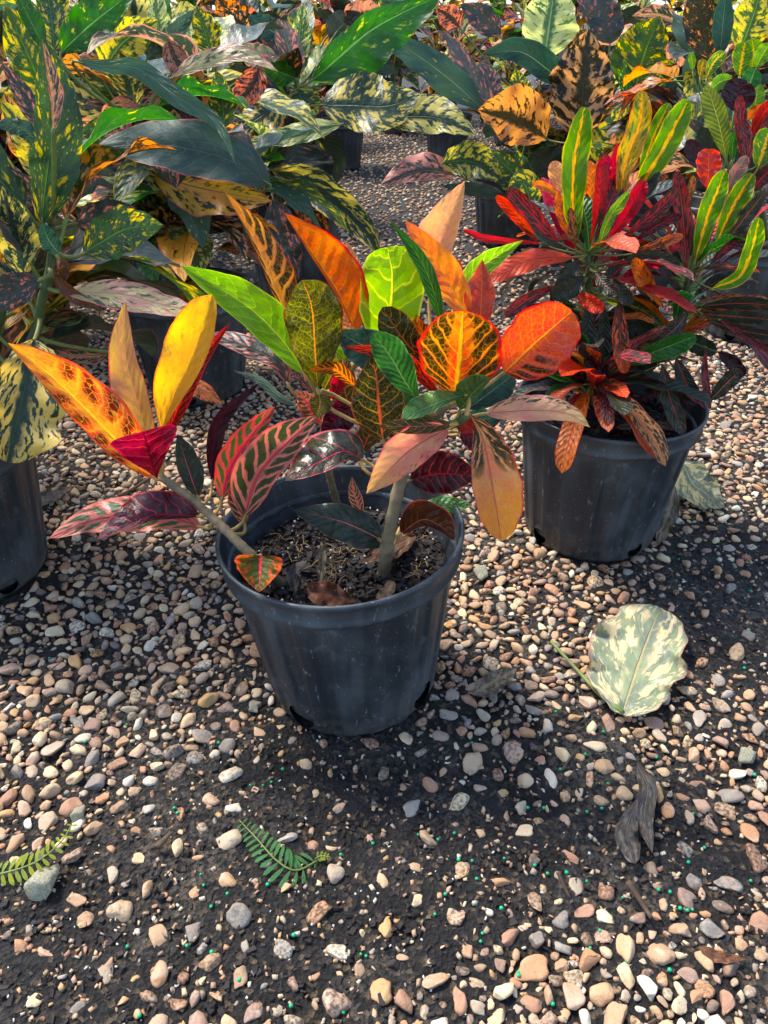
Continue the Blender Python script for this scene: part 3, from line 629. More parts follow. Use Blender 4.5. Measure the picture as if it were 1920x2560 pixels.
class Plant:
    def __init__(s, name, label, xy, group=None, pot=POT_PLAIN, soil=None, rotz=0, tilt=(0, 0), cat='potted plant', z0=None):
        s.x, s.y = xy; s.root = empty(name, (xy[0], xy[1], gz(*xy) if z0 is None else z0), label=label, category=cat)
        if group: s.root['group'] = group
        s.root.rotation_euler = (tilt[0], tilt[1], 0)
        s.M = Matrix.Translation(s.root.location) @ s.root.rotation_euler.to_matrix().to_4x4(); s.Mi = s.M.inverted()
        p = obj('pot', pot, parent=s.root); p.rotation_euler = (0, 0, rotz)
        so = obj('soil', soil or SOIL_PLAIN, parent=s.root); so.rotation_euler = (0, 0, rotz)
        s.stems = []
    def w2l(s, pts): return [s.Mi @ Vector(p) for p in pts]
    def stem(s, pts, r0, r1, mat=None, seg=10):
        """pts in world space"""
        P = [Vector(p) for p in smooth_path([tuple(p) for p in pts], 13 * (len(pts) - 1))] if len(pts) > 2 else [Vector(p) for p in pts]
        n = len(P); rad = [(r0 + (r1 - r0) * i / (n - 1)) * (1 + (.16 if i % 4 == 0 else 0) + R.uniform(-.05, .05)) for i in range(n)]
        V, Fc = tube(s.w2l(P), rad, seg); obj('stem', mesh_from('stem', V, Fc), mat or M_STEM, s.root); s.stems.append(P)
    def nearest(s, p):
        b = None
        for P in s.stems:
            for q_ in P:
                d = (q_ - p).length + max(0, q_.z - p.z) * .3
                if b is None or d < b[0]: b = (d, q_)
        return b[1] if b else Vector((s.x, s.y, .2))
    def leaf(s, rows, mat, pm, m=6, pr=.0022, petiole=True, name='leaf'):
        me = grid_mesh([s.w2l(r) for r in rows], m, name); me.materials.append(LM[mat])
        o = obj(name, me, parent=s.root)
        if petiole:
            b = Vector(rows[0][m]); b2 = Vector(rows[1][m]); nd = s.nearest(b); dirn = (b - b2); L = (b - nd).length
            if L > .003:
                dn = dirn.normalized() if dirn.length > 1e-6 else Vector((0, 0, -1))
                cpt = b + dn * min(L * .45, .03); c2 = nd + (b - nd) * .25 + Vector((0, 0, -.15 * L))
                pts = [nd * (1 - t) ** 3 + c2 * 3 * t * (1 - t) ** 2 + cpt * 3 * t * t * (1 - t) + b * t ** 3 for t in [i / 7 for i in range(8)]] + [b2 - Vector((0, 0, .0006))]
                V, Fc = tube(s.w2l(pts), [pr * 1.15, pr, pr, pr * .95, pr * .95, pr * .9, pr * .85, pr * .8, pr * .4], 7)
                obj('petiole', mesh_from('petiole', V, Fc), pm, o)
        return o
    def leaves(s, spec, pm=M_PET, n=26, m=6, pr=.0022, dY=0.0, wav=.15, fold=1.0):
        for line in spec.strip().splitlines():
            line = line.split('#')[0].strip()
            if not line: continue
            a, b = line.split('|'); a = a.split(); pts = [tuple(map(float, q_.split(','))) for q_ in b.split()]
            mat, shape = a[0], a[1]; wl, wr, fl, fr, d0, d1 = map(float, a[2:8]); ex = dict(e.split('=') for e in a[8:])
            Y = s.y + dY; fl *= fold; fr *= fold
            rows = px_leaf(pts, wl, wr, fl, fr, Y + d0 / 100, Y + d1 / 100, shape, at_y, n, m, float(ex.get('wav', wav)), float(ex.get('bow', 0)),
                           dmid=(Y + float(ex['dm']) / 100) if 'dm' in ex else None, rag=.13 if wav > .28 else .075)
            s.leaf(rows, mat, pm, m, pr)

# ------------------------------------------------------------------ the croton in the middle
hero = Plant('potted_croton', 'fiery orange, yellow and lime croton in a fluted black pot, standing alone on the gravel', POTS['main'], pot=POT_HERO,
             soil=make_soil(.1215, .186, seed=3), tilt=(0, math.radians(-2.6)), z0=-.003)
S1 = [at_z(705, 1462, .186), at_y(625, 1385, .655), at_y(535, 1297, .68), at_y(470, 1243, .69), at_y(404, 1194, .70)]
S2 = [at_z(846, 1268, .186), at_y(824, 1190, .80), at_y(812, 1090, .79), at_y(802, 985, .78)]
S3 = [at_z(958, 1440, .186), at_y(972, 1340, .665), at_y(998, 1215, .67), at_y(1016, 1160, .67), at_y(1058, 1070, .67), at_y(1120, 1010, .67)]
hero.stem(S1, .0056, .0042); hero.stem(S2, .0052, .0038); hero.stem(S3, .0078, .0044)
S3b = [at_y(1058, 1070, .67), at_y(1130, 1062, .66), at_y(1165, 1040, .65)]; hero.stem(S3b, .005, .004, M_STEMG)
# mat shape wl wr fl fr d0 d1 (cm behind the pot's axis) | midrib pixels from base to tip
hero.leaves('''
ember ov 42 80 .5 .3 -1 -3 | 388,1197 301,1112 205,1014 120,934 20,858
buff ov 54 32 .3 .3 2 4 | 385,1150 345,1010 313,880 313,752
yellow ob 82 36 .2 .6 -1 0 | 400,1085 436,985 485,880 531,736
crimson la 24 22 .4 .4 1 4 | 412,1100 455,1000 500,905 578,804
red_vein fan 86 82 .9 .9 -1 -6 wav=.3 | 394,1198 375,1140 358,1078
green ov 28 22 .2 .2 3 4 | 380,1120 358,1050 352,980
pink_green ov 38 50 .4 -.6 -1 -5 | 505,1318 400,1290 241,1300 121,1346
maroon ov 12 62 .9 -.5 -3 -8 | 500,1290 430,1288 366,1293 241,1352
dusk ov 26 36 .2 .2 2 3 | 494,1240 470,1170 444,1085
purple la 20 22 .4 .4 3 4 | 531,1206 535,1110 560,1040 652,953
pink_green ov 42 40 .3 .4 1 0 | 556,1246 570,1185 606,1120 687,1016
pink_green_deep ov 70 46 .2 .5 -1 -2 | 612,1292 645,1192 712,1113 795,1039
pink_green_deep ov 26 24 .3 .3 0 1 | 612,1310 596,1250 590,1180
green_pink he 56 64 .4 .4 -9 -13 | 652,1388 650,1430 648,1480
peach_green ov 20 26 .3 .3 6 9 | 440,965 500,970 556,1012
mottle ov 22 36 .5 -.7 4 7 | 720,962 690,905 624,872 506,832
grey_green la 14 9 .4 .2 3 2 | 742,1014 690,985 650,948 582,926
lime ov 44 58 .3 .4 -1 3 | 762,935 705,850 613,762 452,664
olive ob 72 74 .4 .4 -3 -4 | 794,975 789,892 780,770 756,700
tiger la 10 60 .2 .6 2 5 | 748,850 690,730 640,610 563,480
orange ov 9 80 .3 .5 1 4 | 890,830 855,750 806,668 711,533
peach_spot ov 30 28 .3 .3 5 6 | 900,760 880,680 866,602
peach_spot ov 24 20 .3 .3 3 4 | 890,850 862,790 838,730
mottle la 13 15 .3 .3 2 3 | 785,985 735,920 690,858
tiger ov 14 22 .4 .4 -2 -6 | 888,965 835,925 772,926
olive ov 28 26 .4 .4 -3 -6 | 797,985 800,1010 790,1042
maroon ov 42 36 .3 .3 3 1 | 890,1010 850,1040 803,1088
gloss_pink ov 30 64 .7 -.9 -1 -7 | 908,1150 860,1128 807,1150 714,1202
lime_bright bl 82 80 .4 .3 1 2 wav=.1 | 966,900 974,800 981,690 968,618
green la 21 21 .5 .2 -1 0 | 1104,810 1085,730 1045,640 974,551
orange_yellow ov 38 46 .3 .4 1 2 | 1172,800 1130,720 1085,650 1013,551
peach ov 64 32 .3 .5 5 7 | 1075,730 1090,650 1116,570 1162,453
orange ob 22 24 .3 .3 4 4 | 1150,730 1138,690 1125,640
lime_bright la 28 27 .3 .4 2 4 | 1146,745 1180,690 1220,655 1307,601
red_pink la 42 34 .3 .3 1 2 | 1200,820 1204,740 1206,648
fishbone rd 104 106 .35 .35 -3 -5 wav=.08 | 1138,985 1150,890 1158,778
fire rd 78 88 .3 .3 -1 -2 wav=.1 | 1262,930 1345,852 1430,778
dark_net ov 70 64 .4 .4 -4 -5 | 958,1100 948,1020 942,950 930,886
green ob 38 46 .3 .5 -6 -7 | 1050,1010 1010,950 975,890 932,834
teal ov 58 48 .3 .3 -2 -3 | 1010,890 915,866 843,828
crimson la 20 20 .3 .3 -3 -5 | 1100,990 1000,895 850,864
dark_net ob 42 44 .3 .3 -1 0 | 1085,930 1010,850 956,768
tiger ov 32 24 .3 .3 -1 0 | 1085,920 1060,850 1040,785
green_gloss ob 16 36 .5 -.8 -5 -11 | 1168,985 1100,1005 1006,1046
green_gloss ov 46 14 .3 .3 -4 -7 | 1150,1025 1190,975 1228,943
dark_net ov 20 24 .5 -.6 -6 -11 | 1130,1062 1040,1066 944,1066
teal ob 42 40 .2 .4 0 2 | 1165,1025 1220,985 1285,935
peach_pink ov 40 27 -.5 .5 -2 -4 | 1212,1034 1335,1026 1420,1035 1475,1068
sunset ob 74 50 .4 .3 -4 -9 wav=.1 | 1172,1034 1205,1090 1225,1180 1254,1352
peach_pink ov 48 54 .4 .4 -6 -11 | 1122,1070 1065,1100 1010,1138 916,1234
maroon ov 58 50 .2 .2 2 2 | 1025,1200 1100,1185 1198,1190
red_pink ov 20 22 .3 .3 -4 -5 | 1140,1052 1162,1062 1186,1080
dusk ov 50 46 .5 -.5 -2 -5 | 972,1360 915,1330 848,1302 734,1276
brown_maroon ov 50 17 .2 .7 -4 -7 | 1002,1334 1055,1300 1100,1315 1136,1352
green_gloss ov 26 22 -.4 .4 4 3 | 1050,1275 1110,1266 1182,1262
dark_net ov 30 26 .3 .3 2 3 | 905,1130 935,1060 965,1010
maroon ov 24 20 .3 .3 4 4 | 1010,1130 990,1070 960,1030
olive ov 26 24 .3 .3 5 6 | 810,975 835,925 860,880
teal ov 30 34 .3 .3 3 4 | 1150,1060 1200,1050 1260,1040
pink_green_deep la 16 16 .3 .3 0 -2 | 905,1290 885,1230 880,1190
pink_green ov 30 28 .3 .3 3 3 | 800,1060 770,1010 745,975
dark_net ov 34 32 .3 .3 4 4 | 870,1010 860,960 870,900
red_pink la 18 18 .3 .3 3 4 | 830,1000 850,950 880,920
olive ov 30 26 .3 .3 4 5 | 1020,1010 1000,960 1010,900
green_gloss ov 26 28 .4 .4 -4 -8 | 1070,1060 1040,1020 1010,985
maroon ov 30 30 .3 .3 4 4 | 1150,1080 1200,1100 1250,1090
orange_yellow ov 28 26 .3 .3 3 4 | 1110,940 1090,880 1095,820
tiger ov 22 24 .3 .3 2 3 | 1180,960 1215,910 1260,880
gloss_pink ov 26 30 .3 .3 3 2 | 760,1130 735,1090 720,1040
lime ov 26 24 .3 .3 4 6 | 860,900 850,830 840,770
''', n=34, m=7, wav=.26, fold=1.6)
# fibrous roots lying on the potting soil
hp = Vector((POTS['main'][0], POTS['main'][1], 0))
for (u, v, rr, n) in [(1040, 1430, 38, 15), (880, 1330, 70, 16), (740, 1370, 50, 12), (850, 1430, 60, 16), (1080, 1340, 40, 8)]:
    VV, FF = [], []
    for _ in range(n):
        a = R.uniform(0, 6.28); p = at_z(u + R.gauss(0, rr * .5), v + R.gauss(0, rr * .35), .192); L = R.uniform(.012, .035); pts = []
        for i in range(7):
            pts.append(p + Vector((0, 0, .003 * math.sin(i * 1.1) + R.uniform(0, .002)))); a += R.gauss(0, .45); p = p + Vector((math.cos(a), math.sin(a), 0)) * L / 6
            if (p - hp).xy.length > .118: break
        if len(pts) < 3: continue
        V, Fc = tube(hero.w2l(pts), [.0006 * R.uniform(.7, 1.3)] * len(pts), 5); o = len(VV); VV += V; FF += [tuple(i + o for i in f) for f in Fc]
    obj('dry_roots', mesh_from('dry_roots', VV, FF), M_ROOT, hero.root, kind='stuff')
def reg_pot():
    a = R.uniform(0, 6.28); r = .118 * math.sqrt(R.random()); x, y = r * math.cos(a), r * math.sin(a)
    return x, y, .192, True
obj('perlite', scatter('perlite', 130, M_PERL, .0009, .0022, .8, reg_pot, 0, True), M_PERL, hero.root, kind='stuff')
obj('mulch_crumbs', scatter('mulch_crumbs', 900, M_CHIP, .0015, .006, .3, reg_pot, 0), M_CHIP, hero.root, kind='stuff')

# ------------------------------------------------------------------ narrow-leaved croton on the right
right = Plant('potted_croton', 'narrow-leaved red, dark green and yellow croton in a black pot beside the lone pot', POTS['right'], rotz=0, z0=-.003,
              soil=make_soil(.1235, .2, seed=9))
right.stem([at_z(1480, 985, .2), at_y(1478, 860, 1.07), at_y(1474, 740, 1.06), at_y(1470, 630, 1.06)], .006, .004, M_STEMG)
right.stem([at_z(1600, 970, .2), at_y(1660, 860, 1.09), at_y(1705, 770, 1.08), at_y(1722, 680, 1.07)], .006, .004, M_STEMG)
right.stem([at_z(1475, 1012, .2), at_y(1478, 985, 1.0), at_y(1484, 958, 1.0)], .003, .0025, M_STEMG)
right.leaves('''
yellow_mid na 30 38 .3 .3 0 1 | 1440,610 1432,520 1436,400 1461,268
yellow_orange na 30 28 .3 .3 2 4 | 1549,500 1566,400 1602,305 1606,228
yellow_mid na 20 21 .3 .3 4 6 | 1600,450 1635,340 1673,258
yellow_mid na 31 32 .3 .3 3 4 | 1580,500 1655,378 1720,250
lime_green na 12 15 .3 .3 -2 -3 | 1494,625 1524,545 1572,480
red_leaf na 20 22 .3 .3 -1 -1 | 1525,600 1577,518 1613,452
red_leaf na 14 18 .3 .3 2 3 | 1500,540 1508,450 1520,388
red_leaf na 12 12 .3 .3 3 3 | 1525,510 1532,440 1545,362
orange_flat na 20 22 .3 .3 4 5 | 1472,540 1478,470 1470,402
peach na 20 18 .3 .3 4 5 | 1402,480 1392,440 1388,402
orange_flat na 12 12 .3 .3 4 5 | 1400,495 1370,470 1331,458
orange_flat na 12 12 .3 .3 1 2 | 1420,590 1402,540 1396,480
dark_red na 24 22 .3 .3 -1 -2 | 1395,606 1331,537 1272,471
orange_red na 16 15 .3 .3 0 -1 | 1345,606 1289,537 1241,490
red_pink na 9 9 .3 .3 -2 -4 | 1350,608 1225,598 1158,575
orange_red na 25 29 .4 -.5 -3 -7 | 1432,643 1330,650 1225,695
dark_red na 16 18 .3 .3 -4 -7 | 1386,716 1322,748 1262,791
dark_orange na 22 22 .3 .3 -5 -8 | 1549,750 1551,843 1562,933
orange_fleck na 20 22 .3 .3 -4 -7 | 1658,768 1614,704 1584,646
orange_red na 18 20 .3 .3 -4 -8 | 1436,726 1470,752 1509,776
dark_leaf na 24 22 .3 .3 -3 -5 | 1468,760 1470,850 1466,930
dark_leaf na 22 22 .3 .3 -2 -4 | 1510,770 1510,850 1500,900
green_band na 22 30 .2 .4 -6 -9 | 1565,910 1650,874 1740,840
dark_red na 22 22 .3 .3 -1 0 | 1716,675 1708,545 1693,428
yellow_mid na 28 28 .3 .3 -2 -2 | 1738,650 1770,540 1812,428
yellow_mid na 24 27 .3 .3 0 1 | 1790,612 1832,518 1882,435
pink_band na 16 18 .3 .3 3 4 | 1812,500 1835,440 1868,390
red_pink bl 32 32 .3 .3 4 5 | 1770,470 1772,420 1772,372
dark_red_mid na 17 18 .3 .3 1 0 | 1785,645 1850,560 1914,478
yellow_mid na 22 26 .3 .3 -5 -8 | 1780,722 1850,690 1880,620 1898,545
dark_red na 11 12 .3 .3 -2 -4 | 1775,660 1830,610 1880,590
dark_red_mid na 17 17 .5 -.5 -2 -3 | 1755,765 1850,758 1940,765
dark_red_mid na 17 17 .5 -.5 -4 -6 | 1755,785 1850,792 1940,800
dark_red_mid na 15 15 .5 -.5 -5 -7 | 1765,800 1850,825 1945,842
dark_red na 10 11 .3 .3 -6 -8 | 1800,800 1870,845 1925,878
dark_red na 14 14 .3 .3 -2 -3 | 1590,600 1650,560 1705,538
dark_red na 16 16 .3 .3 -1 -2 | 1560,590 1640,530 1700,470
dark_orange na 14 14 .3 .3 -3 -4 | 1580,635 1650,610 1708,588
dark_leaf na 18 18 .3 .3 -3 -6 | 1560,650 1630,640 1700,660
dark_leaf na 20 20 .3 .3 -4 -7 | 1490,680 1540,720 1580,760
dark_leaf na 26 26 .3 .3 -4 -6 | 1460,690 1430,720 1380,740
dark_leaf na 24 24 .3 .3 -2 -4 | 1450,650 1420,690 1400,750
dark_red_mid na 20 20 .3 .3 -6 -9 | 1490,680 1510,710 1545,735
dark_red_mid na 22 24 .3 .3 -8 -12 | 1655,910 1672,985 1708,1085
dark_red_mid na 22 24 .3 .3 -5 -9 | 1690,895 1712,950 1741,1012
dark_red na 10 10 .3 .3 -6 -10 | 1765,868 1762,940 1775,1022
dark_red_mid na 21 20 .3 .3 -7 -8 | 1775,1002 1810,965 1853,924
purple na 18 20 .3 .3 -6 -8 | 1795,880 1830,905 1862,938
purple rd 28 42 .4 .3 -5 -10 | 1490,985 1545,990 1602,1015
purple na 22 24 .3 .3 -6 -9 | 1532,965 1505,930 1464,896
maroon rd 26 26 .3 .3 -4 -6 | 1478,985 1450,930 1430,880
purple na 24 22 .3 .3 -3 -3 | 1600,1000 1640,985 1680,1000
dark_leaf na 20 20 .3 .3 -2 -4 | 1560,940 1590,930 1640,900
dark_leaf na 26 26 .3 .3 0 -2 | 1650,840 1600,820 1540,830
dark_leaf na 24 24 .3 .3 0 -2 | 1690,850 1740,860 1790,880
dark_leaf na 24 24 .3 .3 2 1 | 1650,780 1600,760 1550,780
dark_red_mid na 18 18 .3 .3 -3 -6 | 1720,780 1690,820 1650,850
dark_red na 12 12 .3 .3 1 2 | 1740,680 1765,600 1790,520
dark_leaf na 14 14 .3 .3 1 2 | 1460,610 1445,560 1430,500
orange_fleck na 12 12 .3 .3 0 0 | 1440,620 1432,560 1426,520
red_leaf na 12 12 .3 .3 1 2 | 1490,610 1495,570 1500,520
dark_leaf na 14 14 .3 .3 1 2 | 1560,560 1600,500 1650,430
orange_fleck na 10 11 .3 .3 3 4 | 1700,540 1720,490 1735,440
green_band na 12 12 .3 .3 2 3 | 1640,580 1660,520 1690,470
dark_red na 14 14 .3 .3 0 2 | 1500,600 1540,540 1580,490
dark_leaf na 20 20 .3 .3 -1 -1 | 1440,800 1420,860 1440,900
''', M_PETG, n=24, m=5, pr=.0014, wav=.42, fold=1.5)

# ------------------------------------------------------------------ broad spotted crotons behind
def node_stem(pl, px, soilpx=None, r0=.008, r1=.0045):
    p0 = Vector((pl.x + R.uniform(-.02, .02), pl.y + R.uniform(-.02, .02), .19))
    pl.stem([p0] + [at_y(u, v, pl.y + d / 100) for (u, v, d) in px], r0, r1, M_STEMG)
left = Plant('potted_croton', 'broad-leaved croton with cream and yellow blotches in black pot at the left edge', POTS['left'], rotz=.4)
node_stem(left, [(60, 880, 0), (105, 750, -2), (130, 640, -2), (125, 560, 0)]); node_stem(left, [(30, 700, 2), (60, 500, 4)])
left.leaves('''
gold_dust ov 50 84 .3 .3 -2 -5 | 103,565 115,450 131,330 125,200 100,92
peach_green la 4 30 .3 .8 -7 -9 | 133,330 128,240 105,96
gold_dust ov 62 58 .2 .3 -4 -7 wav=.25 | 208,634 260,602 320,572 409,563
teal ov 24 26 .4 .4 -6 -9 | 148,634 122,600 104,555
gold_big ov 48 52 .3 .3 -3 -4 | 62,690 40,590 5,465
dark_pink ov 40 32 .3 .3 0 0 | 135,548 85,490 12,415
pale_pink ov 36 36 -.9 .9 -3 -7 | 160,730 300,735 420,765 520,785
dark_pink ov 44 46 .2 .2 -7 -12 | 100,700 40,725 -60,765
cream_big rd 116 74 .5 .3 -7 -13 | 86,850 70,930 48,1030 20,1155
dry_brown la 14 20 .4 .4 -3 -4 | 130,690 190,740 258,778
peach_green ov 22 20 .4 -.4 3 0 | 285,885 190,890 88,888
dry_brown ov 20 18 .3 .3 0 0 | 125,700 150,690 170,650
gold_dust_yellow ov 60 62 .3 .3 4 6 | 140,310 80,160 10,10
gold_dust_yellow ov 46 50 .3 .3 2 4 | 130,480 70,340 0,250
dark_pink la 26 24 .3 .3 0 0 | 110,330 60,240 0,150
orange_dark ov 40 40 .3 .3 5 6 | 130,440 60,350 10,230
slate_green ov 20 24 .4 -.2 -2 -3 | 92,350 50,320 -20,310
green_gold ov 20 30 .3 .3 3 5 | 110,120 70,40 30,-40
yellow_dark ov 50 40 .3 .3 2 2 | 40,760 20,690 -30,600
dark_pink ov 44 46 .3 .3 6 6 | 190,560 260,540 340,520
''', M_PETG, n=26, m=5, pr=.003, wav=.3)
mid = Plant('potted_croton', 'broad-leaved croton under a big glossy slate-green leaf, black pot behind the yellow leaves', POTS['mid'], rotz=1.1)
node_stem(mid, [(470, 640, 0), (430, 500, -6), (345, 300, -8)]); node_stem(mid, [(520, 560, 5), (560, 420, 4), (520, 240, 6)])
mid.leaves('''
slate ov 64 72 1.1 -1.1 -20 -34 | 676,462 580,402 440,366 330,362 230,375
yellow_dark ov 44 66 .3 .5 -14 -22 | 385,432 470,462 560,482 680,502
slate_green la 26 26 .6 -.6 -22 -42 wav=.4 | 184,152 260,165 345,172 440,240 545,310 590,414
peach_green ov 44 38 .4 .2 -10 -16 | 348,262 300,280 236,338
green_gold ov 60 46 .3 .3 -8 -4 | 152,132 230,60 345,-30
gold_dust ov 44 52 .3 .3 -6 -3 | 136,128 128,40 105,-80
gold_dust_yellow ov 60 56 .3 .3 2 4 | 262,170 310,105 395,50
gold_dust ov 46 50 .3 .3 4 4 | 340,260 280,220 210,180
pale_gold ov 26 32 .3 .3 6 8 | 405,125 395,60 385,-30
slate_green ov 28 26 .3 .3 2 4 | 365,150 420,100 490,22
gold_dust_yellow ov 32 40 .3 .3 0 2 | 528,135 512,80 492,15
pale_pink ov 38 10 -.4 .5 -12 -20 | 425,197 510,165 600,145 695,178
coral_dark ov 36 38 .3 .3 -6 -9 | 650,165 625,220 575,275
orange_dark ov 42 46 .3 .3 -2 -2 | 510,270 475,210 445,140
gold_dust ov 30 33 .3 .3 -10 -12 | 562,320 555,250 540,175
dark_pink ov 26 38 .3 .5 -2 -6 | 625,555 520,560 398,572
dark_pink ov 30 40 .3 .3 2 0 | 610,505 500,510 405,540
dark_pink ov 36 40 .3 .3 4 4 | 330,440 250,460 180,500
gold_big ov 32 34 .3 .3 -2 -4 | 400,540 330,500 260,490
dark_coral ov 36 40 .3 .3 4 5 | 420,480 360,470 300,440
orange_dark ov 34 40 .3 .3 -4 -5 | 420,420 330,400 250,400
mottle ov 30 30 .3 .3 -4 -4 | 420,100 440,150 470,200
dry_tan ov 18 20 .4 .4 4 4 | 470,640 440,620 420,590
dark_leaf ov 50 50 .3 .3 -6 -10 | 300,620 360,650 420,640
gold_dust ov 40 40 .3 .3 8 8 | 300,320 250,330 200,330
slate ov 30 30 .3 .3 8 8 | 480,210 400,260 330,300
''', M_PETG, n=26, m=5, pr=.003, wav=.3)
centre = Plant('potted_croton', 'broad-leaved croton with yellow-flecked dark leaves spreading from a crown with one big bright green leaf', POTS['centre'], rotz=2)
node_stem(centre, [(745, 400, 0), (745, 215, -2)]); node_stem(centre, [(700, 500, -8), (690, 420, -12)])
centre.leaves('''
green_gold ov 42 88 .2 .4 -2 -8 | 781,200 840,150 915,85 1000,35 1105,-12
pale_gold ov 30 31 .3 .3 0 1 | 746,190 748,100 758,8
gold_big ov 82 68 -.6 .7 -14 -22 | 804,262 880,262 970,264 1052,236
gold_big ov 58 42 -.7 .7 -18 -26 | 955,300 1040,290 1110,300 1190,338
pale_gold ov 24 30 .6 -.6 -20 -30 wav=.35 | 855,310 770,330 700,345 614,358
dark_pink ov 86 80 .4 .4 -12 -18 | 742,360 752,430 765,505
gold_big ov 44 46 .5 .3 -22 -38 | 678,425 760,450 850,515 915,580 952,640
dark_pink la 44 38 .4 .4 -24 -34 | 682,495 705,580 748,698
orange_dark ov 38 34 .4 .4 -18 -24 | 735,472 770,520 822,592
gold_big ov 46 42 .4 -.4 -10 -14 | 724,240 660,285 575,345
gold_dust ov 44 46 .5 .5 -6 -12 wav=.3 | 745,218 755,250 785,305
green_gold ov 34 30 .3 .3 -4 -8 | 738,196 700,180 660,168
slate ov 40 44 .3 .3 4 6 | 860,190 930,160 990,180
dark_pink ov 36 36 .3 .3 6 8 | 700,190 680,120 640,60
dark_coral ov 36 36 .3 .3 10 10 | 640,110 600,60 560,20
teal ov 30 30 .3 .3 6 6 | 700,90 650,60 620,40
orange_dark ov 40 40 .3 .3 14 14 | 620,90 580,40 540,-10
coral_dark ov 40 36 .3 .3 10 8 | 860,60 900,40 960,20
dark_pink ov 40 36 .3 .3 12 8 | 820,90 860,60 900,30
dusk ov 46 46 .3 .3 -2 -6 | 740,300 700,350 640,380
gold_dust ov 40 40 .3 .3 -4 -8 | 720,330 680,400 650,440
pink_band ov 30 34 .3 .3 -2 -6 | 690,140 640,140 590,110
''', M_PETG, n=26, m=5, pr=.003, wav=.3)
fright = Plant('potted_croton', 'broad-leaved croton with a large dark leaf flecked coral, behind the narrow-leaved croton', POTS['far_right'], rotz=.8)
node_stem(fright, [(1300, 420, 0), (1340, 260, -3)]); node_stem(fright, [(1400, 400, 3), (1450, 330, 2)])
fright.leaves('''
slate_green ov 42 42 .4 -.4 -20 -30 | 1208,275 1140,212 1060,150 1000,115 923,113
grey_pink ov 25 27 .3 .3 -14 -14 | 1235,275 1175,180 1108,76
peach_green ov 30 30 .3 .3 -4 -4 | 1160,200 1150,150 1140,95
teal ov 34 44 .3 .5 -20 -26 | 1424,220 1370,175 1300,130 1206,135
pale_gold ov 66 70 .3 .3 -6 -4 | 1362,145 1375,50 1390,-50
dark_coral ov 86 78 .3 .3 -26 -24 | 1448,345 1460,210 1472,72
gold_dust_yellow ov 76 72 .3 .3 -8 -6 | 1585,240 1610,140 1650,40
orange_dark ov 62 90 .3 .5 -30 -38 | 1365,345 1290,300 1195,275
mottle ov 24 46 .5 -.6 -24 -36 | 1140,436 1050,428 953,462
gold_dust ov 52 42 .3 .5 -28 -40 | 1105,408 1180,405 1255,448
slate ov 18 20 .5 -.5 -28 -36 | 1265,490 1190,475 1105,465
slate ov 36 46 -.3 .5 -10 -18 | 1650,265 1700,225 1775,188
gold_dust ov 26 26 .3 .3 -18 -18 | 1640,275 1638,215 1637,160
coral_dark ov 38 36 .3 .3 -16 -16 | 1712,440 1708,370 1705,305
dark_pink ov 46 50 .3 .3 0 2 | 1525,110 1512,50 1495,-30
peach_green ov 24 30 .3 .3 2 4 | 1700,60 1640,40 1580,40
gold_dust ov 70 60 .3 .3 -20 -22 | 1500,430 1540,340 1590,260
gold_dust ov 50 50 .3 .3 -18 -20 | 1330,480 1270,420 1220,380
dark_leaf ov 70 70 .3 .3 -10 -12 | 1400,470 1370,420 1330,380
dark_leaf ov 70 70 .3 .3 -12 -14 | 1560,460 1570,400 1590,340
green_gold ov 18 22 .3 .3 -14 -14 | 1570,250 1565,200 1560,150
gold_dust ov 30 30 .3 .3 -10 -10 | 1320,270 1300,220 1290,170
grey_pink ov 30 30 .3 .3 -6 -6 | 1240,260 1220,200 1200,150
dark_leaf ov 40 40 .3 .3 -30 -34 | 1250,540 1290,510 1330,520
gold_dust ov 40 40 .3 .3 -26 -34 | 1330,520 1310,460 1270,470
dark_pink ov 34 34 .3 .3 4 4 | 1250,90 1200,40 1150,10
coral_dark ov 30 34 .3 .3 4 4 | 1150,70 1120,40 1090,20
dark_leaf ov 46 46 .3 .3 -6 -6 | 1700,420 1660,360 1640,310
''', M_PETG, n=26, m=5, pr=.003, wav=.3)
rback = Plant('potted_croton', 'rounded lime and maroon leaved croton at the right edge behind the narrow-leaved croton', POTS['right_back'], rotz=.3)
node_stem(rback, [(1810, 500, -6), (1815, 420, -8), (1830, 330, -8)]); node_stem(rback, [(1900, 480, -6), (1895, 330, -6)])
